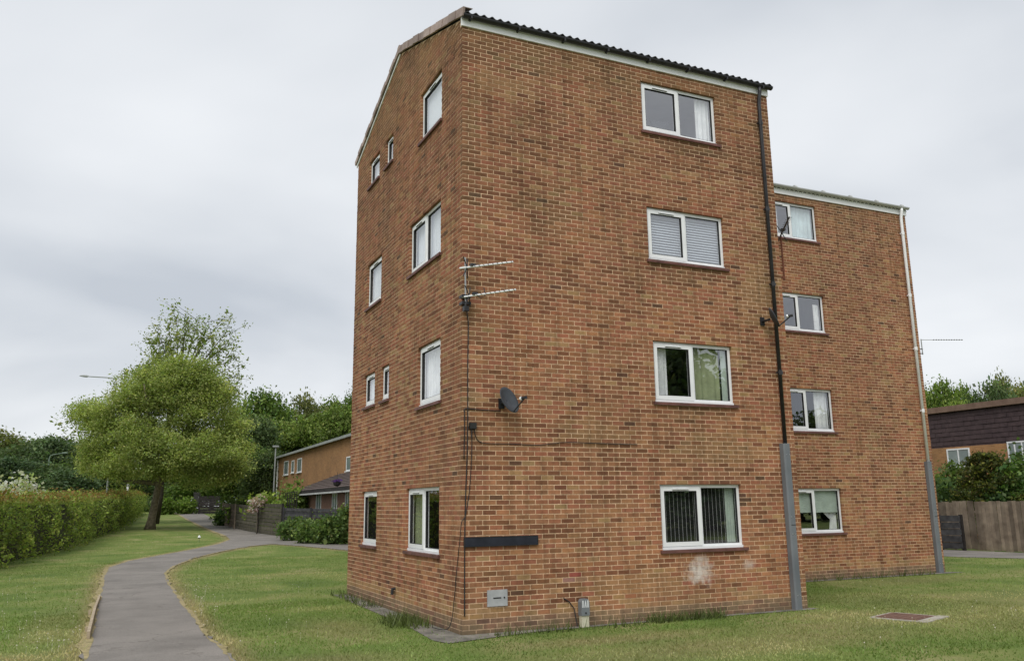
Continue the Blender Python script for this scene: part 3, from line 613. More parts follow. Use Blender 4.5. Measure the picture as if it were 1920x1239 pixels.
# ---- windows
def rect_frame(mb, a, b, c, d, w, y0, y1, wb=None):
    wb = wb or w
    mb.box((a, y0, c), (b, y1, c+wb)); mb.box((a, y0, d-w), (b, y1, d)); mb.box((a, y0, c+wb), (a+w, y1, d-w)); mb.box((b-w, y0, c+wb), (b, y1, d-w))
def drape(parent, u0, u1, z0, z1, y, mat, folds=6, amp=0.03, name='curtain', gather=0.0):
    mb = MB(); n = folds*8
    for i in range(n+1):
        t = i/n; a = math.sin(t*folds*2*math.pi+folds)*amp*(0.7+0.5*math.sin(t*7.3))
        for z, g in ((z0, gather), ((z0+z1)/2, gather*1.2), (z1, 0)):
            uu = u0+(u1-u0)*t; uu = uu+(u1-uu)*g; mb.v.append((uu, y+a*(1.0 if z < z1 else 0.7), z))
    for i in range(n):
        for k in range(2): a = i*3+k; mb.f.append((a, a+3, a+4, a+1))
    mb.smooth = True; return mb.build(name, mat, parent)
def window(parent, u0, z0, w, h, rz, origin, lights, content, sash_first=True):
    """origin: world point of the opening's lower left corner seen from outside; local x right, y inward"""
    s0 = 0.06; F0, F1 = 0.055, 0.125                        # frame front and back
    fr = MB(); rect_frame(fr, 0.004, w-0.004, s0, h-0.004, 0.055, F0, F1, 0.065)
    if lights == 2: fr.box((w/2-0.03, F0+0.001, s0+0.065), (w/2+0.03, F1, h-0.059))
    fr.box((0.004, F0-0.028, s0-0.012), (w-0.004, F0-0.0005, s0+0.030))
    o = fr.build('window', MAT['upvc'], parent); o.location = origin; o.rotation_euler = (0, 0, rz)
    panes = [(0.059, w/2-0.03), (w/2+0.03, w-0.059)] if lights == 2 else [(0.059, w-0.059)]
    for i, (a, b) in enumerate(panes):
        c, d = s0+0.065, h-0.059; sash = (i == 0 and (w > 0.4))
        if sash:
            m = MB(); rect_frame(m, a-0.022, b+0.022, c-0.022, d+0.018, 0.068, F0-0.018, F1-0.01); m.build('sash', MAT['upvc'], o)
            vw = min(0.34, (b-a)*0.62); vc = (a+b)/2
            v = MB().box((vc-vw/2, F0-0.034, d-0.026), (vc+vw/2, F0-0.0185, d-0.004)); v.build('trickle_vent', MAT['upvc'], o)
            MB().box((vc-vw/2+0.01, F0-0.0335, d-0.0325), (vc+vw/2-0.01, F0-0.019, d-0.0265)).build('vent_slot', MAT['gasket'], o)
            a, b, c, d = a+0.046, b-0.046, c+0.046, d-0.050
            gm = MB(); rect_frame(gm, a, b, c, d, 0.007, F0-0.014, F1-0.03); gm.build('gasket', MAT['gasket'], o)
            MB().quad((a, F0+0.012, c), (b, F0+0.012, c), (b, F0+0.012, d), (a, F0+0.012, d)).build('pane', MAT['glass'], o)
        else:
            gm = MB(); rect_frame(gm, a, b, c, d, 0.008, F0+0.006, F1-0.02); gm.build('gasket', MAT['gasket'], o)
            MB().quad((a, F0+0.03, c), (b, F0+0.03, c), (b, F0+0.03, d), (a, F0+0.03, d)).build('pane', MAT['glass'], o)
    MB().box((-0.045, -0.045, -0.004), (w+0.055, 0.10, 0.046)).build('sill', MAT['sill'], o)
    rm = MB(); b0, b1 = 0.127, 1.7; e = 0.35
    A = [(-0.002, b0, 0.0), (w+0.002, b0, 0.0), (w+0.002, b0, h+0.002), (-0.002, b0, h+0.002)]; Bk = [(-e, b1, -0.5), (w+e, b1, -0.5), (w+e, b1, h+0.2), (-e, b1, h+0.2)]
    for i in range(4): rm.quad(A[i], A[(i+1) % 4], Bk[(i+1) % 4], Bk[i])
    rm.quad(*Bk); rm.build('room', MAT['interior_lifted' if origin[2] > 6 else 'interior'], o)
    for kind, a, b, c, d, mat in content:
        a, b, c, d = a*w, b*w, c*h, d*h
        if kind == 'drape': drape(o, a, b, c, d, 0.165, MAT[mat], max(3, int((b-a)/0.13)), 0.022)
        elif kind == 'tied': drape(o, a, b, c, d, 0.20, MAT[mat], 4, 0.02, gather=0.55)
        elif kind == 'flat': MB().quad((a, 0.132, c), (b, 0.132, c), (b, 0.132, d), (a, 0.132, d)).build('blind', MAT[mat], o)
        elif kind == 'slats':
            n = int((d-c)/0.050)
            sm = MB().bar((a, 0, 0), (b, 0, 0), 0.048, 0.002, (0, -0.80, 0.60)).mesh('blind_slat'); sm.materials.append(MAT[mat])
            for i in range(n): s = link('blind_slat', sm, None, o); s.location = (0, 0.150, c+0.02+i*0.050)
        elif kind == 'vanes':
            n = int((b-a)/0.082); vm = MB().bar((0, 0, c), (0, 0, d), 0.074, 0.003, (0.10, 1, 0)).mesh('blind_vane'); vm.materials.append(MAT[mat])
            em = MB().box((-0.0022, -0.006, c), (0.0022, 0.0, d)).mesh('vane_edge'); em.materials.append(MAT['vane_edge'])
            for i in range(n):
                s = link('blind_vane', vm, None, o); s.location = (a+0.05+i*0.082, 0.19, 0)
                s = link('vane_edge', em, None, o); s.location = (a+0.05+i*0.082+0.041, 0.182, 0)
        elif kind == 'bag':
            m = MB(); pts = [(a, d), (a+0.16*(b-a), c+0.25*(d-c)), (a+0.42*(b-a), c), (a+0.62*(b-a), c+0.18*(d-c)), (b, d*0.985), (a+0.6*(b-a), d-0.12*(d-c)), (a+0.2*(b-a), d-0.10*(d-c))]
            n = len(pts); m.v = [(p, 0.15, q) for p, q in pts]+[(p, 0.19, q) for p, q in pts]; m.f = [tuple(range(n)), tuple(range(n, 2*n))[::-1]]+[(i, (i+1) % n, n+(i+1) % n, n+i) for i in range(n)]
            m.build('hanging_cloth', MAT[mat], o)
    return o
CF = [[('vanes', 0.03, 0.86, 0.06, 0.97, 'vane'), ('drape', 0.86, 0.97, 0.06, 0.97, 'sage')],
      [('drape', 0.0, 0.22, 0.05, 0.98, 'net'), ('drape', 0.54, 0.88, 0.05, 0.98, 'olive'), ('flat', 0.90, 0.97, 0.05, 0.98, 'sage')],
      [('slats', 0.03, 0.97, 0.08, 0.96, 'slat')],
      [('bag', 0.16, 0.42, 0.18, 0.38, 'greycloth'), ('drape', 0.78, 0.97, 0.05, 0.98, 'net')]]
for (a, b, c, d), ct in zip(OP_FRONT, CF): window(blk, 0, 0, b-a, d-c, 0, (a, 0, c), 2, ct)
CL = [[('drape', 0.05, 0.45, 0.05, 0.97, 'olive')], [], [('drape', 0.0, 1.0, 0.05, 0.97, 'net')], [('flat', 0, 1, 0.05, 0.97, 'white_blind')], [('flat', 0, 1, 0.05, 0.97, 'white_blind')],
      [('drape', 0.0, 0.97, 0.05, 0.97, 'white_blind')], [('flat', 0, 1, 0.05, 0.97, 'net')], [('flat', 0.0, 1.0, 0.05, 0.97, 'white_blind')], [('flat', 0, 1, 0.05, 0.97, 'net')], [('flat', 0, 1, 0.05, 0.97, 'net')]]
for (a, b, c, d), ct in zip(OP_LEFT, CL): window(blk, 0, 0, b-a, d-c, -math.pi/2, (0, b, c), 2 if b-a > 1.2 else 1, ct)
CT = [[('flat', 0.03, 0.97, 0.48, 0.97, 'sage'), ('tied', 0.62, 0.97, 0.05, 0.6, 'net')],
      [('drape', 0.72, 0.97, 0.05, 0.97, 'net')], [('drape', 0.86, 0.97, 0.05, 0.8, 'net')], [('drape', 0.02, 0.3, 0.05, 0.97, 'net'), ('drape', 0.50, 0.97, 0.05, 0.97, 'teal')]]
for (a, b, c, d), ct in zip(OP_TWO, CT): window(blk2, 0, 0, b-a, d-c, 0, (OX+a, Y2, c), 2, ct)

# ---- small fixtures of the wall
v = boxo('vent_cover', (0.395, -0.018, 0.385), (0.725, 0.004, 0.620), MAT['vent'], blk)
boxo('vent_slot', (0.49, -0.0215, 0.495), (0.62, -0.0182, 0.512), MAT['gasket'], v); MB().tube([(0.672, -0.024, 0.505), (0.672, -0.0182, 0.505)], 0.013, 10).build('vent_lock', MAT['gasket'], v)
MB().tube([(0.02, 3.35, 0.40), (-0.05, 3.35, 0.40), (-0.06, 3.35, 0.30)], 0.03, 8).build('overflow_pipe', MAT['black'], blk)
nb = boxo('name_board', (0.022, -0.034, 1.262), (1.245, -0.006, 1.395), MAT['sign']); tag(nb, 'long blank dark navy name board on the brick wall by the corner', 'sign')
fb = MB(); rect_frame(fb, 0.016, 1.251, 1.256, 1.401, 0.012, -0.038, -0.0062); fb.build('board_edge', MAT['black'], nb)

# ================================================================ aerials, dishes, cables
def jitter_cable(pts): return [tuple(p) for p in pts]
def cable(label, pts, r=0.007, group=None, name='cable'):
    mb = MB(); mb.smooth = True; P = [Vector(p) for p in pts]; q = []
    for i in range(len(P)-1):
        p0, p1, p2, p3 = P[max(i-1, 0)], P[i], P[i+1], P[min(i+2, len(P)-1)]
        for k in range(5):
            t = k/5; q.append(0.5*((2*p1)+(p2-p0)*t+(2*p0-5*p1+4*p2-p3)*t*t+(3*p1-p0-3*p2+p3)*t**3))
    q.append(P[-1]); mb.tube(q, r, 6); return tag(mb.build(name, MAT['black']), label, 'cable', group)
fy = lambda u, v, y=-0.016: onY(u, v, y)
cable('black cable running down the brick corner from the twin aerials to the ground', [fy(873, 572, -0.05), fy(876, 590), fy(878, 610), fy(877, 690), fy(877, 770), fy(876, 850), fy(873, 930), fy(871.5, 1000), fy(871, 1080), fy(871, 1155)], 0.009, 'wall cables')
cable('loose thin cable looping round the brick corner onto the concrete strip', [fy(885, 803), fy(884, 860), fy(880, 920), fy(873, 965), (-0.022, -0.022, 1.62), onX(862, 1015, -0.02), onX(857, 1060, -0.02), onX(851, 1130, -0.03), onX(846, 1165, -0.05), (-0.10, 0.42, 0.045), (-0.2, 0.75, 0.042)], 0.006, 'wall cables')
cable('short cable from the grey dish along the brickwork to the corner', [fy(938, 770), fy(915, 769), fy(890, 767), fy(872, 766), fy(871, 775), fy(871, 800), fy(870, 860)], 0.008, 'wall cables')
cable('sagging cable running right across the brick wall from the black junction box', [fy(889, 803), fy(891, 815), fy(897, 826), fy(912, 831), fy(960, 832), fy(1010, 834), fy(1060, 829), fy(1120, 831), fy(1195, 833)], 0.0065, 'wall cables')
jb = boxo('junction_box', (0.105, -0.055, 3.02), (0.215, -0.006, 3.115), MAT['black']); tag(jb, 'small black junction box on the brick wall below the grey dish', 'junction box')
boxo('box_lid', (0.110, -0.062, 3.025), (0.210, -0.0552, 3.110), MAT['gasket'], jb); MB().tube([(0.14, -0.03, 3.02), (0.14, -0.025, 2.88)], 0.008, 6).build('cable_tail', MAT['black'], jb)

def yagi(name, a, b, label, n=9, group='television aerials', el=0.12, mat='white_pipe', xs=True, r=0.015):
    a, b = Vector(a), Vector(b); o = empty(name, a); tag(o, label, 'aerial', group); d = b-a; ln = d.length; d.normalize()
    side = d.cross(Vector((0, 0, 1))).normalized(); up = side.cross(d)
    MB().tube([(0, 0, 0), tuple(d*ln)], r, 8).build('boom', MAT[mat], o)
    for i in range(n):
        p = d*(ln*(0.30+0.68*i/(n-1))); L_ = el*(1-0.2*i/n)
        MB().tube([tuple(p-side*L_/2), tuple(p+side*L_/2)], 0.005, 5).build('element', MAT['black'], o)
        MB().box((p.x-0.008, p.y-0.008, p.z-0.014), (p.x+0.008, p.y+0.008, p.z+0.014)).build('element_clip', MAT['black'], o)
    if xs:
        p = d*(ln*0.14)
        for s in (-1, 1):
            for t in (-1, 1): MB().tube([tuple(p), tuple(p-d*0.03+side*(s*0.08)+up*(t*0.16))], 0.009, 5).build('reflector_arm', MAT['black'], o)
        p = d*(ln*0.24); MB().box((p.x-0.03, p.y-0.03, p.z+0.005), (p.x+0.05, p.y+0.03, p.z+0.05)).build('dipole_box', MAT['black'], o)
    return o, d, ln
y1a = onY(862, 503, -0.10); y1 = yagi('tv_aerial', y1a, atZ(962, 491, y1a[2]), 'upper of the two silver aerials on the corner mast', group='aerials on the brick corner')
y2a = onY(866, 557, -0.10); y2 = yagi('tv_aerial', y2a, atZ(967, 543, y2a[2]), 'lower of the two silver aerials on the corner mast with hanging loop of cable', group='aerials on the brick corner')
q = [Vector(p) for p in ((0.22, 0, 0.03), (0.34, -0.01, -0.05), (0.42, 0, -0.03), (0.40, 0, 0.10))]
dd_ = y2[1]; MB().tube([tuple(Vector((dd_.x*p.x, dd_.y*p.x, p.z))) for p in q], 0.007, 6).build('cable_loop', MAT['black'], y2[0])
ms = empty('aerial_mast', (0.0, -0.11, 4.93)); tag(ms, 'short steel mast bracketed to the brick corner carrying two aerials', 'mast')
MB().tube([(0.01, 0, 0), (0.005, 0, 0.80)], 0.013, 10).build('pole', MAT['vent'], ms)
for z in (0.03, 0.14): MB().box((-0.06, -0.035, z), (0.09, 0.104, z+0.045)).build('bracket', MAT['black'], ms)
MB().box((-0.03, -0.05, -0.08), (0.05, 0.03, 0.0)).build('clamp', MAT['black'], ms)

def dish(loc, az, label, size=0.24):
    o = empty('satellite_dish', loc); tag(o, label, 'satellite dish', 'satellite dishes')
    Nn = Vector((math.cos(az)*math.cos(0.42), math.sin(az)*math.cos(0.42), math.sin(0.42))); sd_ = Nn.cross(Vector((0, 0, 1))).normalized(); up = sd_.cross(Nn)
    m = MB(); m.smooth = True; rings, seg = 6, 28
    for k in range(rings+1):
        rr = k/rings
        for i in range(seg):
            a = 2*math.pi*i/seg; m.v.append(tuple(sd_*(math.cos(a)*rr*size*0.88)+up*(math.sin(a)*rr*size)+Nn*(rr*rr*0.055)))
    for k in range(rings):
        for i in range(seg): j = (i+1) % seg; m.f.append((k*seg+i, k*seg+j, (k+1)*seg+j, (k+1)*seg+i))
    rim = m.build('reflector', MAT['dish'], o); md = rim.modifiers.new('thickness', 'SOLIDIFY'); md.thickness = 0.008
    low = -up*size*0.92+Nn*0.05; foc = Nn*0.30-up*size*0.45
    MB().tube([tuple(low), tuple(foc-up*0.03)], 0.012, 6).build('arm', MAT['black'], o)
    l = MB().tube([tuple(foc+Nn*0.06-up*0.03), tuple(foc-Nn*0.02+up*0.0)], 0.026, 8).build('receiver', MAT['black'], o)
    MB().tube([tuple(foc-Nn*0.02), tuple(foc-Nn*0.05+up*0.006)], 0.030, 10).build('receiver_cap', MAT['white_pipe'], l)
    back = -Nn*0.04; MB().tube([tuple(back), (back.x, -loc[1]-0.02, back.z), (back.x, -loc[1]+0.0, back.z)], 0.022, 8).build('mount_arm', MAT['black'], o)
    MB().box((back.x-0.05, -loc[1]-0.022, back.z-0.08), (back.x+0.05, -loc[1]-0.006, back.z+0.08)).build('mount_plate', MAT['black'], o)
    return o
AZ = math.radians(-50)
dish(tuple(onY(951, 752, -0.20)), math.radians(-64), 'grey satellite dish on the brick wall left of the windows', 0.225)
dish(tuple(onY(1447, 597, -0.24)), math.radians(-36), 'grey satellite dish seen edge-on beside the black downpipe', 0.20)

rm_ = empty('aerial_mast', (W+0.17, 0.10, 6.08)); tag(rm_, 'rusty aerial mast on the far edge of the front block', 'mast')
MB().tube([(0, 0, 0), (0, 0, 0.92)], 0.017, 8).build('pole', MAT['rust'], rm_)
for z in (0.05, 0.20): MB().bar((-0.17, 0.02, z), (0.02, 0.0, z), 0.03, 0.03).build('bracket', MAT['rust'], rm_)
ra = onX(1464, 441, W+0.17); rb = atZ(1480, 407, ra[2]); rd = Vector(rb-ra); rd = rd.normalized()*min(rd.length, 1.1)
yagi('tv_aerial', ra, Vector(ra)+rd, 'dark aerial pointing forward on the rusty mast', 8, 'television aerials', 0.12, 'black')
ga = onX(1727, 637, W2+0.18); gb = atZ(1805, 637, ga[2]); gd = Vector(gb-ga); gd = gd.normalized()*min(gd.length, 1.6)
ya_, _, _ = yagi('tv_aerial', ga, Vector(ga)+gd, 'thin aerial sticking out against the sky beyond the set-back block', 12, 'television aerials', 0.07, 'metal', False, 0.009)
mm_ = empty('aerial_mast', (ga[0], ga[1], ga[2]-0.42)); tag(mm_, 'short aerial mast on the far end wall of the set-back block', 'mast')
MB().tube([(0, 0, 0), (0, 0, 0.44)], 0.014, 8).build('pole', MAT['lamp_col'], mm_)
for z in (0.03, 0.16): MB().bar((-0.2, 0.02, z), (0.02, 0, z), 0.022, 0.022).build('bracket', MAT['black'], mm_)

# ================================================================ things on the lawn
mp = empty('marker_post', (1.98, -0.13, 0.02)); tag(mp, 'small marker post with grey head and cream base against the brick wall', 'marker post')
MB().box((-0.068, -0.035, -0.02), (0.062, 0.045, 0.16)).build('base', MAT['cream'], mp)
hd = MB(); pr = [(-0.075, 0.16), (0.070, 0.16), (0.070, 0.36), (0.045, 0.405), (-0.05, 0.405), (-0.075, 0.36)]
hd.v = [(x, -0.05, z) for x, z in pr]+[(x, 0.06, z) for x, z in pr]; hd.f = [(0, 1, 2, 3, 4, 5), (11, 10, 9, 8, 7, 6)]+[(i, (i+1) % 6, 6+(i+1) % 6, 6+i) for i in range(6)]
hh = hd.build('head', MAT['grey_casing'], mp)
for x, lean in ((-0.058, 0.004), (-0.036, -0.006), (-0.016, 0.012), (0.008, -0.010), (0.026, 0.008), (0.048, 0.0)): MB().bar((x, -0.0515, 0.28), (x+lean, -0.0515, 0.385), 0.009, 0.002, (0, 1, 0)).build('painted_stroke', MAT['white_paint'], hh)
MB().tube([(0.0, -0.056, 0.20), (0.0, -0.049, 0.20)], 0.014, 8).build('bolt', MAT['gasket'], hh)
MB().tube([(-0.30, 0.115, 0.42), (-0.20, 0.11, 0.36), (-0.13, 0.09, 0.26), (-0.10, 0.05, 0.0)], 0.009, 6).build('feed_cable', MAT['black'], mp)

mh = empty('manhole_cover', (7.05, -1.70, 0.0), math.radians(20)); tag(mh, 'square rusty brown manhole cover set in pale concrete on the lawn', 'manhole cover')
sr = MB(); 
for a, b in (((-0.44, -0.52, 0), (0.52, -0.34, 0.016)), ((-0.40, 0.34, 0), (0.44, 0.41, 0.014)), ((-0.42, -0.34, 0), (-0.36, 0.34, 0.015)), ((0.36, -0.34, 0), (0.46, 0.34, 0.016))): sr.box(a, b)
sr.build('concrete_surround', MAT['pale_concrete'], mh)
MB().box((-0.359, -0.339, 0.0), (0.359, 0.339, 0.022)).build('cover', MAT['cover'], mh)
for i in range(5): boxo('tread_bar', (-0.31, -0.27+i*0.125, 0.0222), (0.31, -0.235+i*0.125, 0.026), MAT['cover'], mh)
eb = empty('edging_board', (-5.05, 2.0, 0)); tag(eb, 'pale weathered timber edging board lying along the left path edge', 'board')
MB().bar((0.06, 0.3, 0.06), (0.10, 4.2, 0.05), 0.045, 0.13).build('plank', MAT['timber'], eb); MB().bar((0.10, 4.25, 0.05), (0.16, 6.9, 0.035), 0.04, 0.10).build('plank', MAT['timber'], eb)
for y in (1.1, 3.6): boxo('peg', (0.0, y, -0.05), (0.045, y+0.05, 0.10), MAT['timber'], eb)
gp = gnd(373, 1016)
gl = empty('garden_light', tuple(gp)); gl.scale = (0.75,)*3; tag(gl, 'tiny white-capped garden light standing in the grass near the path bend', 'garden light')
MB().tube([(0, 0, 0), (0, 0, 0.24)], 0.012, 6).build('stake', MAT['lamp_green'], gl); MB().tube([(0, 0, 0.24), (0, 0, 0.30)], [0.05, 0.08], 10).build('collar', MAT['black'], gl)
MB().tube([(0, 0, 0.30), (0, 0, 0.34), (0, 0, 0.42), (0, 0, 0.46)], [0.10, 0.095, 0.05, 0.015], 12).build('cap', MAT['white_paint'], gl)

# ================================================================ fences and houses on the left
def slat_fence(label, a, b, h, n_boards, mat, posts, post_mat, group, top_jit=0.0, name='garden_fence'):
    """horizontal boards from a to b (ground points)"""
    a, b = Vector((a[0], a[1], float(H(a[0], a[1])))), Vector((b[0], b[1], float(H(b[0], b[1])))); o = empty(name, a); tag(o, label, 'fence', group); d = b-a
    bh = h/n_boards; dn = Vector((d.y, -d.x, 0)).normalized()
    for i in range(n_boards):
        z = bh*(i+0.5)+0.05; off = dn*(0.012*(1 if i % 2 else -1)); j = rng.uniform(-0.015, 0.015, 2)
        MB().bar(tuple(Vector((0, 0, z+j[0]))+off), tuple(d+Vector((0, 0, z+j[1]))+off), 0.022, bh*0.90).build('board', mat, o)
    for k in range(posts):
        t = k/(posts-1); p = d*t-dn*0.07; MB().box((p.x-0.05, p.y-0.05, p.z-0.1), (p.x+0.05, p.y+0.05, p.z+h+0.08)).build('post', post_mat, o)
    return o
g0, g1_, g2_, g3_, g4_ = gnd(652, 1016), gnd(532, 1006), gnd(484, 1000), gnd(441, 991), gnd(418, 985)
dn4 = np.array([7.2, g1_[1]-13.0])
slat_fence('charcoal board fence behind the leafy shrubs beside the brick block', (dn4[0]+0.4, dn4[1]), g1_, 1.55, 9, MAT['fence_dark'], 5, MAT['fence_dark'], 'garden fences along the footpath')
slat_fence('weathered grey-green fence panel under the pink climbing rose', g1_-np.array([0.05, -0.1, 0]), g2_, 1.75, 8, MAT['fence_green'], 2, MAT['fence_black'], 'garden fences along the footpath')
slat_fence('mossy fence panel with pale post between rose and reddish panel', g2_, g3_, 1.60, 8, MAT['fence_green'], 2, MAT['fence_pale'], 'garden fences along the footpath')
slat_fence('reddish brown fence panel farthest along the garden side of the path', g3_, g4_, 1.60, 8, MAT['fence_brown'], 2, MAT['fence_brown'], 'garden fences along the footpath')
k0, k1, k2 = gnd(363, 961.0), gnd(372, 963.5), gnd(414, 963.5)
slat_fence('black boarded fence closing the far end of the footpath', k1, k2, 1.9, 7, MAT['fence_black'], 3, MAT['fence_black'], 'black fences at the path end')
slat_fence('short return of black fence at the left of the path end', k0+np.array([0.2, 4, 0]), k1, 2.3, 8, MAT['fence_black'], 2, MAT['fence_black'], 'black fences at the path end')

def house_window(parent, x, y0, y1, z0, z1, bars=1, mat='white_paint', face=-1):
    o = MB(); t = 0.07
    o.box((x-0.04, y0, z0), (x+0.05, y1, z0+t)); o.box((x-0.04, y0, z1-t), (x+0.05, y1, z1)); o.box((x-0.04, y0, z0+t), (x+0.05, y0+t, z1-t)); o.box((x-0.04, y1-t, z0+t), (x+0.05, y1, z1-t))
    f = o.build('window', MAT[mat], parent)
    for k in range(bars):
        yy = y0+(y1-y0)*(k+1)/(bars+1); MB().box((x-0.035, yy-0.03, z0+t), (x+0.045, yy+0.03, z1-t)).build('glazing_bar', MAT[mat], f)
    MB().box((x-0.022, y0+t, z0+t), (x-0.006, y1-t, z1-t)).build('pane', MAT['far_glass'], f); MB().box((x-0.12, y0-0.05, z0-0.06), (x+0.05, y1+0.05, z0-0.001)).build('sill', MAT[mat], f)
    return f
# orange brick house: front parallel to the gable of the block
P0 = at(523, 857, 74); HX = P0[0]; y_far = P0[1]; ev = P0[2]
gz = float(H(HX, y_far))
hs = empty('brick_house', (HX, y_far, gz)); tag(hs, 'two-storey orange brick house with grey roof edge left of the block', 'house'); LX = 8.0; ylo = 14.0
def rel(o, *p): return [tuple(Vector(q)-o.location) for q in p]
MB().box((0, ylo-y_far, -0.3), (LX, 0, ev-gz)).build('wall', MAT['house_brick'], hs)
r_ = MB(); r_.quad((-0.25, ylo-y_far, ev-gz-0.02), (-0.25, 0.25, ev-gz-0.02), (LX/2, 0.25, ev-gz+1.35), (LX/2, ylo-y_far, ev-gz+1.35)); r_.quad((LX+0.25, 0.25, ev-gz-0.02), (LX+0.25, ylo-y_far, ev-gz-0.02), (LX/2, ylo-y_far, ev-gz+1.35), (LX/2, 0.25, ev-gz+1.35)); r_.quad((-0.2, 0.2, ev-gz), (LX+0.2, 0.2, ev-gz), (LX/2, 0.2, ev-gz+1.33))
rr_ = r_.build('roof', MAT['brown_tile'], hs); MB().box((-0.30, ylo-y_far, ev-gz-0.13), (-0.16, 0.28, ev-gz+0.03)).build('gutter', MAT['lamp_col'], rr_)
MB().tube([(-0.08, -0.08, ev-gz), (-0.08, -0.08, 0)], 0.07, 8).build('downpipe', MAT['white_pipe'], hs)
for u0, u1, va, vb in ((533, 541, 864, 890), (547, 552, 863, 886), (558, 566, 859, 885), (650, 664, 855, 882)):
    p = onX(u0, (va+vb)/2, HX); q_ = onX(u1, (va+vb)/2, HX); zt = onX((u0+u1)/2, va, HX)[2]; zb_ = onX((u0+u1)/2, vb, HX)[2]
    house_window(hs, 0, min(p[1], q_[1])-y_far, max(p[1], q_[1])-y_far, zb_-gz, zt-gz, 0)
# bungalow in front of it
P1 = at(548, 921, 56); BX, by1, be = P1[0], P1[1], P1[2]; bgz = float(H(BX, by1)); bl = 24.0
bg_ = empty('bungalow', (BX, by1, bgz)); tag(bg_, 'low bungalow with dark tiled roof and white windows behind the charcoal fence', 'house'); ez = be-bgz
MB().box((0.5, -bl, -0.3), (5.6, -0.3, ez)).build('wall', MAT['bungalow_brick'], bg_)
r_ = MB(); xr, zr_ = 2.1, ez+1.0
r_.quad((0, -bl, ez), (0, 0, ez), (xr, -4.2, zr_), (xr, -bl, zr_)); r_.quad((0, 0, ez), (6, 0, ez), (xr, -4.2, zr_)); r_.quad((6, 0, ez), (6, -bl, ez), (xr, -bl, zr_), (xr, -4.2, zr_)); r_.quad((0.02, -bl, ez-0.02), (6, -bl, ez-0.02), (6, 0, ez-0.02), (0.02, 0, ez-0.02))
rb_ = r_.build('roof', MAT['brown_tile'], bg_)
for i in range(1, 9):
    t = i/9; MB().bar((xr*t-0.01, -4.2*t-0.05, ez+1.0*t+0.012), (xr*t-0.01, -bl, ez+1.0*t+0.012), 0.04, 0.022).build('tile_course', MAT['brown_tile'], rb_)
boxo('fascia', (-0.05, -bl, ez-0.20), (0.03, 0.05, ez-0.025), MAT['fence_black'], bg_); boxo('gutter', (-0.16, -bl, ez-0.30), (-0.055, 0.08, ez-0.215), MAT['grey_gutter'], bg_)
for u0, u1, va, vb in ((594, 603, 924, 958), (624, 633, 924, 958), (649, 658, 915, 950)):
    p = onX(u0, va, BX+0.5); q_ = onX(u1, va, BX+0.5); zt = onX((u0+u1)/2, va, BX+0.5)[2]
    house_window(bg_, 0.5, min(p[1], q_[1])-by1, max(p[1], q_[1])-by1, zt-1.35-bgz, zt-bgz, 1)
# trellis beside the bungalow
tr = empty('trellis', (BX-0.9, by1-0.5, bgz)); tag(tr, 'dark square trellis panel standing before the bungalow wall', 'trellis')
for i in range(9): boxo('lath', (-0.02, -i*0.72-0.03, 0.4), (0.02, -i*0.72+0.03, 2.35), MAT['fence_black'], tr)
for i in range(5): boxo('rail', (0.0205, -5.9, 0.9+i*0.36), (0.05, 0.1, 0.94+i*0.36), MAT['fence_black'], tr)

# ================================================================ right background: mansard house, board fence
HXR = 33.0
def hx(u, v): return onX(u, v, HXR)
pa, pb_ = hx(1738, 776), hx(1960, 753); pc = hx(1745, 843)
zt, zb_ = (pa[2]), pc[2]
yA, yB = pa[1]+6.0, pb_[1]-6
mhs = empty('mansard_house', (HXR, yA, 0)); tag(mhs, 'brick house with deep dark brown tiled mansard roof beyond the right fence', 'house')
LY = yB-yA
MB().box((0, LY, -0.2), (9, 0, zb_+0.05)).build('wall', MAT['house_brick'], mhs)
rr_ = MB().box((0.12, LY, zb_-0.05), (8.8, 0, zt)).build('roof', MAT['mansard'], mhs)
nc = 8; ch = (zt-zb_-0.02)/nc; nt_ = int(abs(LY)/0.42)
for i in range(nc):
    z = zb_-0.08+i*ch
    m = MB()
    for k in range(nt_):
        ya0 = LY+(k+(0.5 if i % 2 else 0))*0.42; j = rng.uniform(-0.008, 0.008)
        m.v += [(0.06-0.025+j, ya0, z), (0.06-0.025+j, ya0+0.412, z), (0.06+j, ya0+0.412, z+ch*1.06), (0.06+j, ya0, z+ch*1.06), (0.115, ya0, z), (0.115, ya0+0.412, z)]; n = len(m.v)-6
        m.f += [(n, n+1, n+2, n+3), (n, n+4, n+5, n+1)]
    m.build('tile_course', MAT['mansard'], rr_)
MB().box((-0.12, LY, zt-0.02), (9, 0.05, zt+0.26)).build('ridge_capping', MAT['ridge_brown'], rr_)
for u0, u1, va, vb, bars in ((1775, 1818, 842, 876, 1), (1888, 1930, 828, 870, 2)):
    p, q_ = hx(u0, va), hx(u1, va); house_window(mhs, 0, q_[1]-yA, p[1]-yA, hx(u0, vb)[2], hx(u0, va)[2], bars)
f0, f1 = np.array([24.15, 40.0]), np.array([24.6, 4.0])
bf = empty('board_fence', (24.2, 20.0, 0)); tag(bf, 'weathered vertical board fence across the road at right', 'fence')
bm_ = MB().box((-0.012, 0, 0.03), (0.012, 0.142, 1.78)).mesh('board'); bm_.materials.append(MAT['fence_pale'])
i = 0
for k in range(150):
    y = 19.5-k*0.15; zz_ = rng.uniform(-0.03, 0.03)
    if y < -2.5: break
    o = link('board', bm_, None, bf); o.location = (0.02+(19.5-y)*0.022+(0.012 if k % 2 else 0), y-20.0, zz_); o.rotation_euler = (rng.normal(0, 0.006), 0, 0)
for z in (0.35, 1.4): MB().bar((0.07, -0.4, z), (0.56, -22.4, z), 0.05, 0.08).build('rail', MAT['fence_pale'], bf)
pl0, pl1 = gnd(1764, 1025), gnd(1806, 1027)
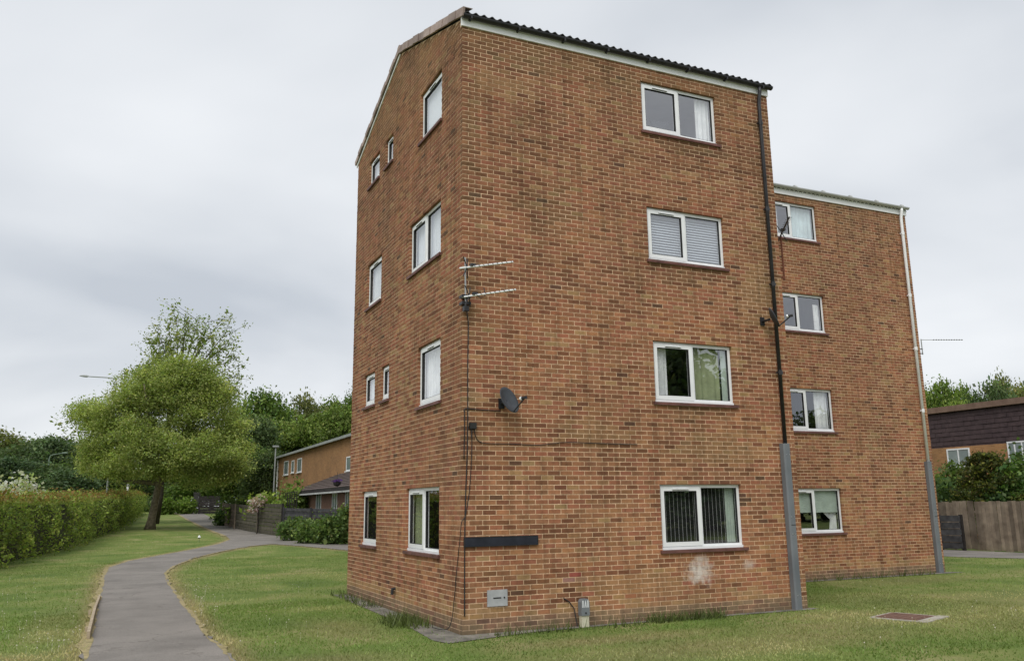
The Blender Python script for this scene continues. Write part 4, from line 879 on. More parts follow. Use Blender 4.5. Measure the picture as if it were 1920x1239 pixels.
pal = slat_fence('low dark slatted panel leaning before the board fence at right', onX(1764, 1025, 23.75), onX(1806, 1027, 23.85), 1.22, 5, MAT['fence_dark'], 2, MAT['fence_black'], None, name='slatted_panel')

# ================================================================ street lamps
def lamp(label, base, h, arm, mat, group='street lamps'):
    o = empty('street_lamp', base); tag(o, label, 'street lamp', group)
    if arm is None:
        MB().tube([(0, 0, 0), (0, 0, 1.2), (0, 0, 1.25), (0, 0, h)], [0.09, 0.09, 0.06, 0.05], 8).build('column', MAT[mat], o)
        MB().box((-0.22, -0.14, h), (0.22, 0.14, h+0.12)).build('lantern', MAT[mat], o); return
    ax = Vector(arm); l = ax.length; ax.normalize()
    MB().tube([(0, 0, 0), (0, 0, 1.5), (0, 0, 1.6), (0, 0, h-0.5), tuple(ax*0.12+Vector((0, 0, h-0.12))), tuple(ax*0.5+Vector((0, 0, h))), tuple(ax*(l-0.7)+Vector((0, 0, h+0.14)))], [0.11, 0.11, 0.08, 0.06, 0.055, 0.05, 0.045], 8).build('column', MAT[mat], o)
    p = ax*(l-0.75)+Vector((0, 0, h+0.15)); q = ax*l+Vector((0, 0, h+0.2))
    MB().tube([tuple(p), tuple(p.lerp(q, 0.2)), tuple(p.lerp(q, 0.5)), tuple(q)], [0.05, 0.11, 0.10, 0.04], 8).build('lantern', MAT[mat], o)
def lamp_px(label, u, vtop, t, arm_px, mat):
    p = at(u, vtop, t); g = float(H(p[0], p[1])); arm = None
    if arm_px: arm = tuple(RT*(arm_px/F*t)); arm = (arm[0], arm[1], 0)
    lamp(label, (p[0], p[1], g), p[2]-g, arm, mat)
lamp_px('tall street lamp whose arm reaches left out of the big tree', 219, 708, 72, -70, 'lamp_col')
lamp_px('slim street lamp with short right arm against the dark wood behind the hedge', 93, 852, 105, 34, 'lamp_green')
lamp_px('street lamp at the left frame edge with only its tip showing', -45, 862, 110, 54, 'lamp_green')
lamp_px('thin post-top street lamp in front of the green trees beside the orange house', 517, 838, 66, None, 'lamp_col')
wp = at(240, 908, 80); tag(boxo('white_post', (wp[0]-0.10, wp[1]-0.10, float(H(wp[0], wp[1]))), (wp[0]+0.10, wp[1]+0.10, wp[2]+0.2), MAT['white_paint']), 'small white post showing above the hedge beside the leaning trunk', 'post')
boxo('post_cap', (-0.2, -0.2, 0), (0.2, 0.2, 0.12), MAT['white_paint'], bpy.data.objects['white_post']).location = (wp[0], wp[1], wp[2]+0.2)

# ================================================================ foliage
def leaf_mesh(name, C, size, colors, aspect=0.55, up_bias=0.35, sv=0.35):
    n = len(C); t = rng.normal(size=(n, 3)); t /= np.linalg.norm(t, axis=1)[:, None]
    nn = rng.normal(size=(n, 3)); nn[:, 2] += up_bias*2; s = np.cross(t, nn); s /= np.linalg.norm(s, axis=1)[:, None]+1e-9
    sz = size*np.exp(rng.normal(0, sv, n))[:, None]
    a = t*sz*0.5; b = s*sz*0.5*aspect
    V = np.stack([C-a, C+b-a*0.1, C+a, C-b-a*0.1], 1).reshape(-1, 3); Q = np.arange(4*n).reshape(-1, 4)
    return mesh_np(name, V, Q, np.repeat(colors, 4, axis=0))
def crown_pts(lobes, n_clump, per, rad, inner=0.45):
    """lobes: (centre, radii). leaves gathered in clumps through the outer part of each lobe"""
    wts = np.array([r[0]*r[1]+r[1]*r[2]+r[0]*r[2] for c, r in lobes], float); wts /= wts.sum(); C = []; K = []
    for (c, r), w_ in zip(lobes, wts):
        n = max(3, int(n_clump*w_)); d = rng.normal(size=(n, 3)); d /= np.linalg.norm(d, axis=1)[:, None]
        rr = inner+(1-inner)*rng.random(n)**0.6; cc = np.array(c)+d*rr[:, None]*np.array(r)
        p = cc[:, None, :]+rng.normal(0, 1, (n, per, 3))*rad*np.array([1, 1, 0.62]); C.append(p.reshape(-1, 3))
        K.append(np.repeat(rng.normal(0, 1, n), per))
    return np.concatenate(C), np.concatenate(K)
def leaf_cols(base, K, spread=0.22, leaf=0.15, alt=None, p_alt=0.2):
    n = len(K); b = np.tile(np.array(base), (n, 1))
    if alt is not None: m = (K+rng.normal(0, 0.5, n)) > np.quantile(K, 1-p_alt); b[m] = np.array(alt)
    return np.clip(1.38*b*np.exp(K*spread)[:, None]*np.exp(rng.normal(0, leaf, n))[:, None]*(1+rng.normal(0, 0.06, (n, 3))), 0.004, 0.6)
def limb_tree(trunk_pts, radii, limbs, mat, parent):
    m = MB(); m.smooth = True; m.tube(trunk_pts, radii, 10); o = m.build('trunk', MAT[mat], parent)
    for pts, rs in limbs: b = MB(); b.smooth = True; b.tube(pts, rs, 6); b.build('limb', MAT[mat], o)
    return o
# ---- the leaning tree on the lawn
tb = gnd(281, 992); TD = (tb-CAM)@FWD
def pl(u, v, off=0.0): return at(u, v, TD+off)
S_ = TD/F
tree = empty('leaning_tree', tuple(tb)); tag(tree, 'olive green rounded tree with leaning trunk on the lawn beside the path', 'tree')
def R_(p): return tuple(np.array(p)-tb)
tp = [R_(tb-np.array([0, 0, 0.1])), R_(pl(284, 975)), R_(pl(290, 945)), R_(pl(296, 915)), R_(pl(303, 880)), R_(pl(312, 820)), R_(pl(318, 750))]
limbs = []
for u, v, o_ in ((200, 820, -1), (230, 760, 1.5), (400, 800, -1), (390, 740, 1), (330, 690, 0), (270, 720, -2), (430, 860, 1), (180, 870, 2)):
    st = R_(pl(299, 900+rng.uniform(-15, 10))); en = R_(pl(u, v, o_)); mid = tuple(np.array(st)*0.5+np.array(en)*0.5+np.array([0, 0, -0.5])); limbs.append(([st, mid, en], [0.20, 0.12, 0.03]))
limb_tree(tp, [0.42, 0.27, 0.23, 0.22, 0.20, 0.15, 0.05], limbs, 'bark', tree)
LB = [(315, 785, 95, 85, 0), (250, 795, 62, 62, -1.0), (385, 790, 62, 72, 0.5), (215, 838, 58, 50, 0), (415, 848, 46, 50, -0.5), (310, 846, 85, 52, -2.0), (325, 722, 62, 52, 0), (345, 690, 36, 32, 0), (288, 735, 48, 42, -1), (378, 735, 48, 48, 0), (190, 800, 34, 36, 1), (172, 860, 28, 26, 0), (372, 872, 56, 36, -1.5), (242, 866, 46, 30, -1), (440, 815, 24, 30, 0), (428, 890, 24, 20, 0), (228, 768, 42, 36, -0.5), (262, 728, 40, 34, -0.5), (402, 742, 34, 38, 0), (300, 700, 36, 30, 0.5)]
lob = [(R_(pl(u, v, o_)), (a*S_, a*S_*0.85, b*S_)) for u, v, a, b, o_ in LB]
er = np.random.default_rng(4)
for _ in range(46):                                     # small outlying boughs break the outline
    c0, r0 = lob[er.integers(0, 16)]; d0_ = er.normal(size=3); d0_[2] = d0_[2]*0.8; d0_ /= np.linalg.norm(d0_); q0 = np.array(c0)+d0_*np.array(r0)*er.uniform(0.95, 1.18); rr0 = er.uniform(0.35, 0.85)
    if q0[2] > 3.6: lob.append((tuple(q0), (rr0*1.25, rr0*1.25, rr0*0.8)))
C, K = crown_pts(lob, 1500, 140, 0.36, 0.40)
link('crown', leaf_mesh('crown', C, 0.115, leaf_cols((0.222, 0.262, 0.084), K, 0.30, 0.06, (0.255, 0.290, 0.100), 0.2), 0.6, 1.3), MAT['leaf_own'], tree)
# ---- the sparser tree behind it
tb2 = gnd(268, 979); TD2 = TD+9; S2 = TD2/F; tb2 = at(292, 978, TD2); tb2[2] = H(tb2[0], tb2[1])
tree2 = empty('sparse_tree', tuple(tb2)); tag(tree2, 'taller tree with sparse upright top rising behind the leaning tree', 'tree')
def R2_(p): return tuple(np.array(p)-tb2)
def pl2(u, v, off=0.0): return at(u, v, TD2+off)
limbs = []
tips = []
for u, v in ((282, 640), (296, 622), (316, 605), (332, 602), (352, 596), (372, 602), (388, 604), (408, 608), (424, 622), (432, 645), (444, 672), (446, 705), (278, 668), (262, 700), (345, 628), (384, 632), (416, 655), (318, 650), (430, 690), (440, 735), (300, 670)):
    st = R2_(pl2(330+rng.uniform(-8, 8), 740)); en = R2_(pl2(u, v, rng.uniform(-2, 2))); mid = tuple(np.array(st)*0.45+np.array(en)*0.55+np.array([0, 0, rng.uniform(0, 0.5)]))
    limbs.append(([st, mid, en], [0.09, 0.045, 0.012])); 
    A_, E_ = np.array(mid), np.array(en)
    for t in np.linspace(0.1, 1.0, 6):
        tips.append(A_*(1-t)+E_*t)
        if t > 0.2:
            tw_e = A_*(1-t)+E_*t+rng.normal(0, 0.75, 3)*np.array([1, 1, 0.5])+np.array([0, 0, 0.65]); limbs.append(([tuple(A_*(1-t)+E_*t), tuple(tw_e)], [0.022, 0.008])); tips += [tw_e, (tw_e+A_*(1-t)+E_*t)/2]
limb_tree([R2_(tb2), R2_(pl2(301, 930)), R2_(pl2(305, 850)), R2_(pl2(330, 740)), R2_(pl2(345, 650))], [0.26, 0.22, 0.20, 0.16, 0.05], limbs, 'bark_dark', tree2)
tips = np.array(tips); C1 = (tips[:, None, :]+rng.normal(0, 1, (len(tips), 16, 3))*np.array([0.20, 0.20, 0.26])).reshape(-1, 3); K1 = np.repeat(rng.normal(0, 1, len(tips)), 16)
LB2 = [(150, 795, 34, 24, 0), (180, 780, 36, 30, 0), (240, 735, 34, 34, 0), (425, 760, 26, 50, 0), (300, 690, 34, 26, 0), (340, 720, 90, 40, 1), (260, 860, 90, 60, 2), (380, 860, 70, 60, 2)]
C2, K2 = crown_pts([(R2_(pl2(u, v, o_)), (a*S2, a*S2*0.8, b*S2)) for u, v, a, b, o_ in LB2], 480, 44, 0.5, 0.35)
C = np.concatenate([C1, C2]); K = np.concatenate([K1, K2])
link('crown', leaf_mesh('crown', C, 0.18, leaf_cols((0.150, 0.190, 0.048), K, 0.18, 0.14, (0.17, 0.19, 0.06), 0.25)), MAT['leaf_own'], tree2)

# ---- woodland trees: a few kinds, then copies
def proto(name, base, alt, shape, n_clump=420, per=44, leaf=0.30, rad=0.70):
    """a 12 m tree"""
    t = empty(name, (0, 0, -200)); lob = []
    if shape == 'round': lob = [((0, 0, 7.4), (3.6, 3.6, 3.6)), ((1.6, 0.6, 8.8), (2.5, 2.5, 2.4)), ((-1.8, -0.4, 8.2), (2.5, 2.5, 2.3)), ((0.3, -1.5, 6.2), (3.3, 2.8, 2.5)), ((-0.4, 1.0, 9.8), (2.0, 2.0, 1.9)), ((2.6, -0.8, 6.0), (2, 2, 2)), ((-2.6, 0.5, 5.6), (2.2, 2.2, 2)), ((0, 0, 4.0), (3.2, 3.2, 2.4))]
    elif shape == 'tall': lob = [((0, 0, 7.0), (2.8, 2.8, 4.4)), ((0.9, 0, 9.6), (1.8, 1.8, 2.2)), ((-1.2, 0.3, 8.4), (1.8, 1.8, 2.4)), ((0.6, -0.9, 5.0), (2.8, 2.6, 2.6)), ((-1.6, 0.4, 4.6), (2.2, 2.2, 2.4))]
    else: lob = [((rng.uniform(-2.4, 2.4), rng.uniform(-2, 2), rng.uniform(4.2, 10)), (rng.uniform(1.3, 2.3),)*3) for _ in range(12)]
    limbs = [([(0, 0, 3.0), (c[0]*0.5, c[1]*0.5, c[2]*0.6+0.8), c], [0.16, 0.09, 0.02]) for c, r in lob]
    limb_tree([(0, 0, -0.3), (0.05, 0, 2.5), (0, 0.1, 6), (0.1, 0, 9)], [0.34, 0.26, 0.17, 0.04], limbs, 'bark_dark', t)
    C, K = crown_pts(lob, n_clump, per, rad, 0.5); link('crown', leaf_mesh('crown', C, leaf, leaf_cols(base, K, 0.24, 0.16, alt, 0.2), 0.7), MAT['leaf'], t)
    return t
PR = {'dark': proto('woodland_tree', (0.064, 0.094, 0.038), (0.086, 0.118, 0.044), 'round'),
      'green': proto('woodland_tree', (0.076, 0.122, 0.026), (0.105, 0.150, 0.034), 'round'),
      'lime': proto('woodland_tree', (0.112, 0.156, 0.036), (0.14, 0.18, 0.044), 'open', 460, 44),
      'olive': proto('woodland_tree', (0.105, 0.120, 0.040), (0.145, 0.150, 0.055), 'tall', 400, 44),
      'deep': proto('woodland_tree', (0.056, 0.088, 0.045), (0.074, 0.108, 0.052), 'tall', 420, 44)}
used = set()
def plant(kind, u, vtop, t, label, wpx=None, group='woodland trees', base_v=None):
    """a tree whose top shows at (u, vtop), t metres off"""
    p = at(u, vtop, t); g = float(H(p[0], p[1])); h = p[2]-g
    o = PR[kind] if kind not in used else copy_tree(PR[kind]); used.add(kind)
    s = h/11.9; sx = s if wpx is None else wpx/F*t/8.0
    o.location = (p[0], p[1], g); o.scale = (sx, sx, s); o.rotation_euler = (0, 0, rng.uniform(0, 6.28)); tag(o, label, 'tree', group); return o
TREES = [
 ('olive', 12, 806, 150, 'pale tree at the far left edge above the dark wood', 130), ('dark', 55, 822, 122, 'dark wood tree behind the white blossom bush', 120), ('deep', 105, 818, 118, 'dark tree right behind the slim lamp with the right arm', 110),
 ('dark', 150, 820, 125, 'dark wood tree at the left edge of the leaning tree', 120), ('deep', 30, 856, 100, 'lower dark tree above the hedge at the far left', 120), ('dark', 90, 868, 100, 'low dark tree at the foot of the slim lamp', 110), ('dark', 190, 850, 112, 'dark tree half hidden by the left side of the leaning tree', 130),
 ('deep', 140, 880, 96, 'low dark growth between the slim lamp and the leaning tree', 110),
 ('dark', 262, 902, 118, 'low dark tree straight behind the leaning trunk', 120), ('deep', 300, 905, 116, 'low dark tree just right behind the leaning trunk', 110), ('dark', 245, 880, 120, 'dark wood tree seen under the crown left of the leaning trunk', 140), ('dark', 330, 870, 120, 'dark wood tree seen under the crown right of the leaning trunk', 140), ('green', 400, 880, 112, 'green tree above the black fence at the path end', 120),
 ('green', 492, 732, 98, 'tall rounded green tree right of the leaning tree', 120), ('dark', 470, 775, 84, 'dark green tree just left of the post-top lamp', 110), ('green', 455, 822, 78, 'leafy green tree between the leaning tree and the orange house', 105), ('dark', 500, 842, 75, 'dark tree at the left end of the orange house', 80),
 ('lime', 545, 790, 92, 'bright lime green tree above the left end of the orange house', 120), ('olive', 580, 738, 105, 'pale feathery tree rising highest over the orange house', 75), ('green', 615, 748, 108, 'green tree in the row above the middle of the orange house', 90), ('lime', 605, 775, 90, 'lime green tree above the middle of the orange house roof', 110),
 ('lime', 650, 762, 86, 'lime green tree touching the left edge of the brick block', 90), ('green', 664, 728, 112, 'green tree peeping out highest beside the block gable wall', 70), ('dark', 545, 770, 118, 'dark tree between the rounded green tree and the feathery tree', 90),
 ('green', 1755, 712, 88, 'green tree behind the mansard roof next to the block', 90), ('green', 1795, 722, 92, 'mid green tree second from the block above the mansard roof', 80), ('dark', 1852, 712, 84, 'darker round tree above the middle of the mansard roof', 90), ('olive', 1868, 703, 95, 'thin feathery tree top above the mansard roof', 55), ('olive', 1905, 722, 90, 'olive tree above the mansard roof at the right edge', 80),
 ('lime', 1800, 752, 76, 'bright green bushy tree just above the mansard roof ridge', 60), ('green', 1940, 716, 92, 'green tree at the right edge above the mansard roof', 80), ('green', 1715, 722, 96, 'green tree mostly hidden behind the set-back block', 80)]
for k, u, vt, t, lb, wp_ in TREES: plant(k, u, vt, t, lb, wp_)
# trees across the way, mirrored in the front windows
for x, y, s, k in ((30, -42, 1.25, 'dark'), (41, -50, 1.10, 'deep'), (52, -52, 1.2, 'dark'), (64, -50, 0.95, 'dark'), (76, -52, 1.0, 'deep'), (23, -40, 0.8, 'green'), (90, -58, 1.0, 'dark')):
    o = copy_tree(PR[k]); o.location = (x, y, 0); o.scale = (s*1.15, s*1.15, s); o.rotation_euler = (0, 0, rng.uniform(0, 6)); tag(o, 'tree across the way, dark in the reflections of the front windows', 'tree', 'trees mirrored in the windows')

for x, y in ((13, -25), (19, -29), (26, -33), (33, -37), (40, -40), (48, -44), (57, -46)):
    o = copy_tree(PR['deep']); o.location = (x, y, -0.4); o.scale = (1.15, 1.15, 0.42); o.rotation_euler = (0, 0, rng.uniform(0, 6)); tag(o, 'dark shrub across the way, mirrored in the ground-floor windows', 'shrub', 'shrubs mirrored in the windows')
# ---- hedge
hp = [gnd(*p)[:2] for p in ((0, 1062), (60, 1046), (122, 1033), (168, 1012), (212, 998), (240, 981), (256, 970), (268, 963.5))]
hp = [hp[0]+(hp[0]-hp[1])*1.2+np.array([-2.6, -6.0]), hp[0]+(hp[0]-hp[1])*0.5+np.array([-0.3, -1.0])]+hp
hedge = empty('hedge', (*hp[2], 0)); tag(hedge, 'long clipped hedge with bronze tips running along the left lawn', 'hedge'); ho = np.array([*hp[2], 0.0])
hC, hK, hB = [], [], []; core = MB()
for i in range(len(hp)-1):
    a, b = np.array(hp[i]), np.array(hp[i+1]); ln = np.linalg.norm(b-a); d = (b-a)/ln; nrm = np.array([-d[1], d[0]])      # hedge body lies to the left
    wid = 1.7; hgt = 2.32; dist = np.linalg.norm((a+b)/2-CAM[:2]); n = int(ln*1150*min(1.3, 34/dist))
    t = rng.random(n)*ln; side = rng.random(n)
    off = np.where(side < 0.55, np.abs(rng.normal(0, 0.13, n)), rng.random(n)*wid); z = np.where(side < 0.55, rng.random(n)**0.85*hgt, hgt+rng.normal(-0.05, 0.10, n)-0.10*rng.random(n))
    wob = 0.30*np.sin(t*1.7+i)+0.22*np.sin(t*4.1+2*i)+0.22*np.sin(z*3.3+t*2.3)+0.12*np.sin(z*7.1-t*5.3); off = off+wob*(side < 0.55)-0.12*np.sin(np.clip(z/hgt, 0, 1)*3.14)
    z = z+(0.12*np.sin(t*0.9+i)+0.08*np.sin(t*3.7)+np.abs(rng.normal(0, 0.12, n))*(rng.random(n) < 0.3))*(side >= 0.55)
    P = a+np.outer(t, d)+np.outer(off, nrm); hC.append(np.column_stack([P, H(P[:, 0], P[:, 1])+z])-ho)
    kk = np.sin(t*2.9+z*2.1+i)*0.6+np.sin(t*7.3-z*4)*0.5; hK.append(kk)
    bz = np.clip((z/hgt-0.86)/0.12, 0, 1)*(rng.random(n) < 0.55); hB.append(bz)
    A, B_ = a+nrm*0.32, b+nrm*0.32; za_, zb2 = float(H(*A)), float(H(*B_)); Aw, Bw = a+nrm*(wid-0.1), b+nrm*(wid-0.1)
    q8 = [(*A, za_), (*B_, zb2), (*Bw, zb2), (*Aw, za_), (*A, za_+hgt-0.35), (*B_, zb2+hgt-0.35), (*Bw, zb2+hgt-0.35), (*Aw, za_+hgt-0.35)]
    n0 = len(core.v); core.v += [tuple(np.array(q)-ho) for q in q8]
    for f in ((4,5,6,7), (0,1,5,4), (2,3,7,6), (0,4,7,3), (1,2,6,5)): core.f.append(tuple(n0+k for k in f))
core.build('light_block_core', MAT['hedge_core'], hedge)  # solid dark core added inside the leaves to block light
hC, hK, hB = np.concatenate(hC), np.concatenate(hK), np.concatenate(hB)
cl = leaf_cols((0.135, 0.180, 0.040), hK, 0.34, 0.20, (0.190, 0.225, 0.055), 0.22); cl = cl*(1-hB[:, None])+np.array((0.25, 0.155, 0.055))*np.exp(rng.normal(0, 0.2, len(hB)))[:, None]*hB[:, None]
link('leaves', leaf_mesh('leaves', hC, 0.092, cl, 0.6, 0.35, 0.32), MAT['leaf_own'], hedge)

# ---- bushes
def bush(name, label, centre, radii, base, alt=None, n=140, per=26, leaf=0.14, rad=0.25, group=None, cat='bush', blossom=None, lob=None, palt=0.25):
    c = np.array(centre, float); o = empty(name, (c[0], c[1], float(H(c[0], c[1])))); tag(o, label, cat, group); z0 = float(H(c[0], c[1]))
    r = np.array(radii); L0 = lob or [((0, 0, r[2]), tuple(r)), ((r[0]*0.45, 0, r[2]*0.8), tuple(r*0.65)), ((-r[0]*0.45, r[1]*0.2, r[2]*0.85), tuple(r*0.65)), ((0, -r[1]*0.4, r[2]*0.6), tuple(r*0.6))]
    C, K = crown_pts(L0, n, per, rad, 0.5); C = C[C[:, 2] > 0.0] if True else C; K = K[:len(C)]
    link('foliage', leaf_mesh('foliage', C, leaf, leaf_cols(base, K, 0.24, 0.16, alt, palt), 0.65), MAT['leaf_own'], o)
    st = MB()
    for k in range(5):
        a = k*1.256; st.tube([(0.05*math.cos(a), 0.05*math.sin(a), -0.05), (r[0]*0.3*math.cos(a), r[1]*0.3*math.sin(a), r[2]), (r[0]*0.5*math.cos(a), r[1]*0.5*math.sin(a), r[2]*1.5)], [0.04, 0.03, 0.01], 5)
    st.build('stems', MAT['bark_dark'], o); return o
def bpx(u, vb, vt, wpx, t): 
    p = at(u, vb, t); q = at(u, vt, t); g = float(H(p[0], p[1])); return (p[0], p[1], g), (wpx/F*t/2, wpx/F*t/2*0.8, max(0.3, (q[2]-g)/2))
for (u, vt, wpx, t, lb, base, alt) in (
  (272, 936, 70, 104, 'dim green growth closing the gap behind the leaning trunk', (0.06, 0.09, 0.035), (0.09, 0.12, 0.04)), (225, 936, 70, 108, 'dim green growth behind the far end of the clipped hedge', (0.055, 0.085, 0.035), None), (308, 932, 26, 92, 'small clipped green bush beside the leaning trunk at the path end', (0.10, 0.15, 0.03), None), (345, 933, 32, 94, 'clipped rounded green bush left of the black fence at the path end', (0.12, 0.18, 0.036), None),
  (424, 958, 22, (g4_-CAM)@FWD, 'dark shrub at the far end of the reddish fence panel', (0.05, 0.085, 0.025), (0.08, 0.12, 0.03)), (455, 932, 50, (g3_-CAM)@FWD+3, 'dark hedge top showing above the reddish fence panel', (0.06, 0.085, 0.03), (0.10, 0.13, 0.035)), (500, 916, 56, (g2_-CAM)@FWD+4, 'lime green shrub above the weathered fence beside the pink rose', (0.15, 0.21, 0.036), (0.19, 0.24, 0.05)),
  (548, 900, 34, (g1_-CAM)@FWD+5, 'feathery green shrub at the corner of the bungalow roof', (0.13, 0.19, 0.045), (0.17, 0.22, 0.06)), (60, 922, 90, 47, 'low green shrub beside the white blossom above the hedge', (0.16, 0.20, 0.07), (0.34, 0.36, 0.20))):
    c, r = bpx(u, 990, vt, wpx, t); bush('shrub', lb, c, r, base, alt, 150, 24, 0.20, 0.30, 'garden shrubs')
c, r = bpx(24, 990, 893, 95, 48); bush('blossom_bush', 'bush covered in creamy white blossom showing over the hedge at far left', c, r, (0.62, 0.56, 0.46), (0.16, 0.2, 0.07), 200, 26, 0.20, 0.3, None, 'bush', palt=0.22)
rp = at(484, 937, (g2_-CAM)@FWD-0.4); ro = empty('climbing_rose', (rp[0], rp[1], float(H(rp[0], rp[1])))); tag(ro, 'climbing rose with pink blossom spilling over the weathered fence', 'rose')
C, K = crown_pts([((0, 0, rp[2]-float(H(rp[0], rp[1]))-0.05), (0.45, 0.35, 0.30)), ((-0.25, 0.1, rp[2]-float(H(rp[0], rp[1]))-0.45), (0.25, 0.2, 0.35))], 60, 12, 0.09); link('blossom', leaf_mesh('blossom', C, 0.11, leaf_cols((0.56, 0.36, 0.36), K, 0.15, 0.12, (0.13, 0.17, 0.05), 0.2), 0.8), MAT['leaf_own'], ro)
MB().tube([(0, 0, 0), (0.05, 0.1, 0.9), (0, 0, rp[2]-float(H(rp[0], rp[1])))], [0.03, 0.025, 0.015], 6).build('stem', MAT['bark_dark'], ro)
# leafy border before the charcoal fence
for i, (u, vb, vt, wpx, t, lb) in enumerate(((556, 1013, 972, 50, 46, 'tangled green border plants left, before the charcoal fence'), (590, 1018, 975, 55, 44, 'tangled green border plants in the middle, before the charcoal fence'), (622, 1020, 968, 45, 42, 'green border plants near the block, before the charcoal fence'), (648, 1020, 945, 30, 40, 'tall leafy climber against the brick block edge by the fence'))):
    p = gnd(u, vb); t = (p-CAM)@FWD; q_ = at(u, vt, t); bush('border_plant', lb, p, (wpx/F*t/2*1.15, wpx/F*t/2*0.7, (q_[2]-p[2])/2), (0.080, 0.125, 0.038), (0.125, 0.17, 0.05), 170, 24, 0.13, 0.2, 'border plants by the charcoal fence')
hbk = at(632, 904, 43); hb_ = empty('hanging_basket', tuple(hbk)); tag(hb_, 'hanging basket of purple flowers under the bungalow eave', 'flower basket')
C, K = crown_pts([((0, 0, 0.08), (0.20, 0.20, 0.10))], 20, 10, 0.05); link('flowers', leaf_mesh('flowers', C, 0.08, leaf_cols((0.10, 0.045, 0.20), K, 0.2, 0.1)), MAT['leaf_own'], hb_)
MB().tube([(0, 0, -0.2), (0, 0, -0.12), (0, 0, 0.02)], [0.06, 0.17, 0.2], 10).build('basket', MAT['fence_black'], hb_); MB().tube([(0, 0, 0), (0, 0, 0.5)], 0.01, 5).build('chain', MAT['black'], hb_)
# right: garden bushes and conifer behind the board fence
for (u, vt, wpx, t, lb, base, alt) in ((1752, 880, 60, 39, 'light green bush behind the board fence nearest the block', (0.075, 0.12, 0.03), (0.13, 0.18, 0.05)), (1782, 893, 50, 38, 'dark leafy bush under the window of the mansard house', (0.05, 0.085, 0.03), (0.08, 0.12, 0.035)), (1800, 862, 36, 40, 'thin green shrub reaching up in front of the mansard house window', (0.08, 0.12, 0.035), (0.12, 0.16, 0.05)),
   (1905, 856, 66, 36, 'large glossy green bush at the right edge behind the board fence', (0.06, 0.11, 0.032), (0.10, 0.15, 0.04)), (1945, 838, 70, 37, 'tall green shrub cut by the right frame edge', (0.065, 0.11, 0.03), (0.10, 0.15, 0.04)), (1878, 900, 50, 36, 'low dark bush between the conifer and the glossy bush', (0.04, 0.07, 0.028), (0.06, 0.1, 0.03))):
    c, r = bpx(u, 1010, vt, wpx, t); bush('garden_bush', lb, c, r, base, alt, 170, 26, 0.17, 0.28, 'bushes behind the board fence')
cp = at(1842, 842, 37); cz = cp[2]; co = empty('conifer', (cp[0], cp[1], 0)); tag(co, 'dark yellow-green layered conifer behind the board fence', 'conifer')
C = []
for k in range(17):
    z = 0.5+k*(cz-0.6)/17; rr = (1-z/(cz+0.2))**0.75*2.1+0.12
    for j in range(11):
        a = rng.uniform(0, 6.28); tt = rng.random(70)**0.7; C.append(np.column_stack([np.cos(a)*tt*rr+rng.normal(0, 0.10, 70), np.sin(a)*tt*rr+rng.normal(0, 0.10, 70), z-0.20*tt+0.32*tt**2+rng.normal(0, 0.06, 70)]))
C = np.concatenate(C); link('crown', leaf_mesh('crown', C, 0.13, leaf_cols((0.052, 0.062, 0.018), rng.normal(0, 1, len(C)), 0.22, 0.15, (0.11, 0.11, 0.025), 0.2), 0.4, -0.1), MAT['leaf_own'], co)
MB().tube([(0, 0, -0.1), (0, 0, cz*0.6), (0, 0, cz)], [0.14, 0.08, 0.01], 8).build('trunk', MAT['bark_dark'], co)

# ================================================================ grass blades, dandelions
def scatter(n, x0, x1, y0, y1): return np.column_stack([rng.uniform(x0, x1, n), rng.uniform(y0, y1, n)])
P = np.concatenate([scatter(130000, -9, 10, -4.5, 6), scatter(90000, -10, 14, 4, 22), scatter(60000, 2.5, 22, -9, 9), scatter(30000, -9, 8, 20, 45)])
keep = ~inside(P, path_poly) & ~((P[:, 0] > -0.04) & (P[:, 0] < W+0.02) & (P[:, 1] > -0.04) & (P[:, 1] < D)) & ~((P[:, 0] > OX-0.3) & (P[:, 0] < W2+0.05) & (P[:, 1] > Y2-0.06) & (P[:, 1] < D2)) & ~inside(P, road_poly)
apn = inside(P, np.array(ap)) | inside(P, np.array(ap2)); keep &= ~(apn & (rng.random(len(P)) > 0.16))
keep &= ~((np.abs(P[:, 0]-7.05) < 0.43) & (np.abs(P[:, 1]+1.7) < 0.43)); P = P[keep]
de = edge_dist(P, path_poly); wd = np.minimum(np.hypot(np.maximum(0, -P[:, 0])+0*P[:, 0], 0)+np.maximum(0, -P[:, 1]) , 9)
dr = np.clip(1.3-de/0.28, 0, 1)*0.95
for c, r, k in DRY_SPOTS: dr = np.maximum(dr, ell(P, c, r)*k)
nz = vnoise(5); pn = np.array([nz(x*0.9+31, y*0.9+31) for x, y in P]); dr = np.clip(dr+np.clip(pn-0.62, 0, 1)*1.6, 0, 1)*rng.uniform(0.5, 1.1, len(P))
n = len(P); hgt = rng.uniform(0.015, 0.036, n)*(1+0.5*(de < 0.3)); long_ = rng.random(n) < 0.015; hgt[long_] *= 2.4
yaw = rng.uniform(0, 6.28, n); wd_ = rng.uniform(0.005, 0.011, n); lean = rng.normal(0, 0.5, (n, 2))*hgt[:, None]
z = H(P[:, 0], P[:, 1])
a = np.column_stack([P+np.column_stack([np.cos(yaw), np.sin(yaw)])*wd_[:, None], z]); b = np.column_stack([P-np.column_stack([np.cos(yaw), np.sin(yaw)])*wd_[:, None], z]); c = np.column_stack([P+lean, z+hgt])
cg = np.array((0.168, 0.246, 0.060)); cd = np.array((0.46, 0.38, 0.21)); cl = cg*(1-dr[:, None])+cd*dr[:, None]; cl = np.clip(cl*np.exp(rng.normal(0, 0.14, n))[:, None]*(0.8+0.5*pn)[:, None], 0.01, 0.6)
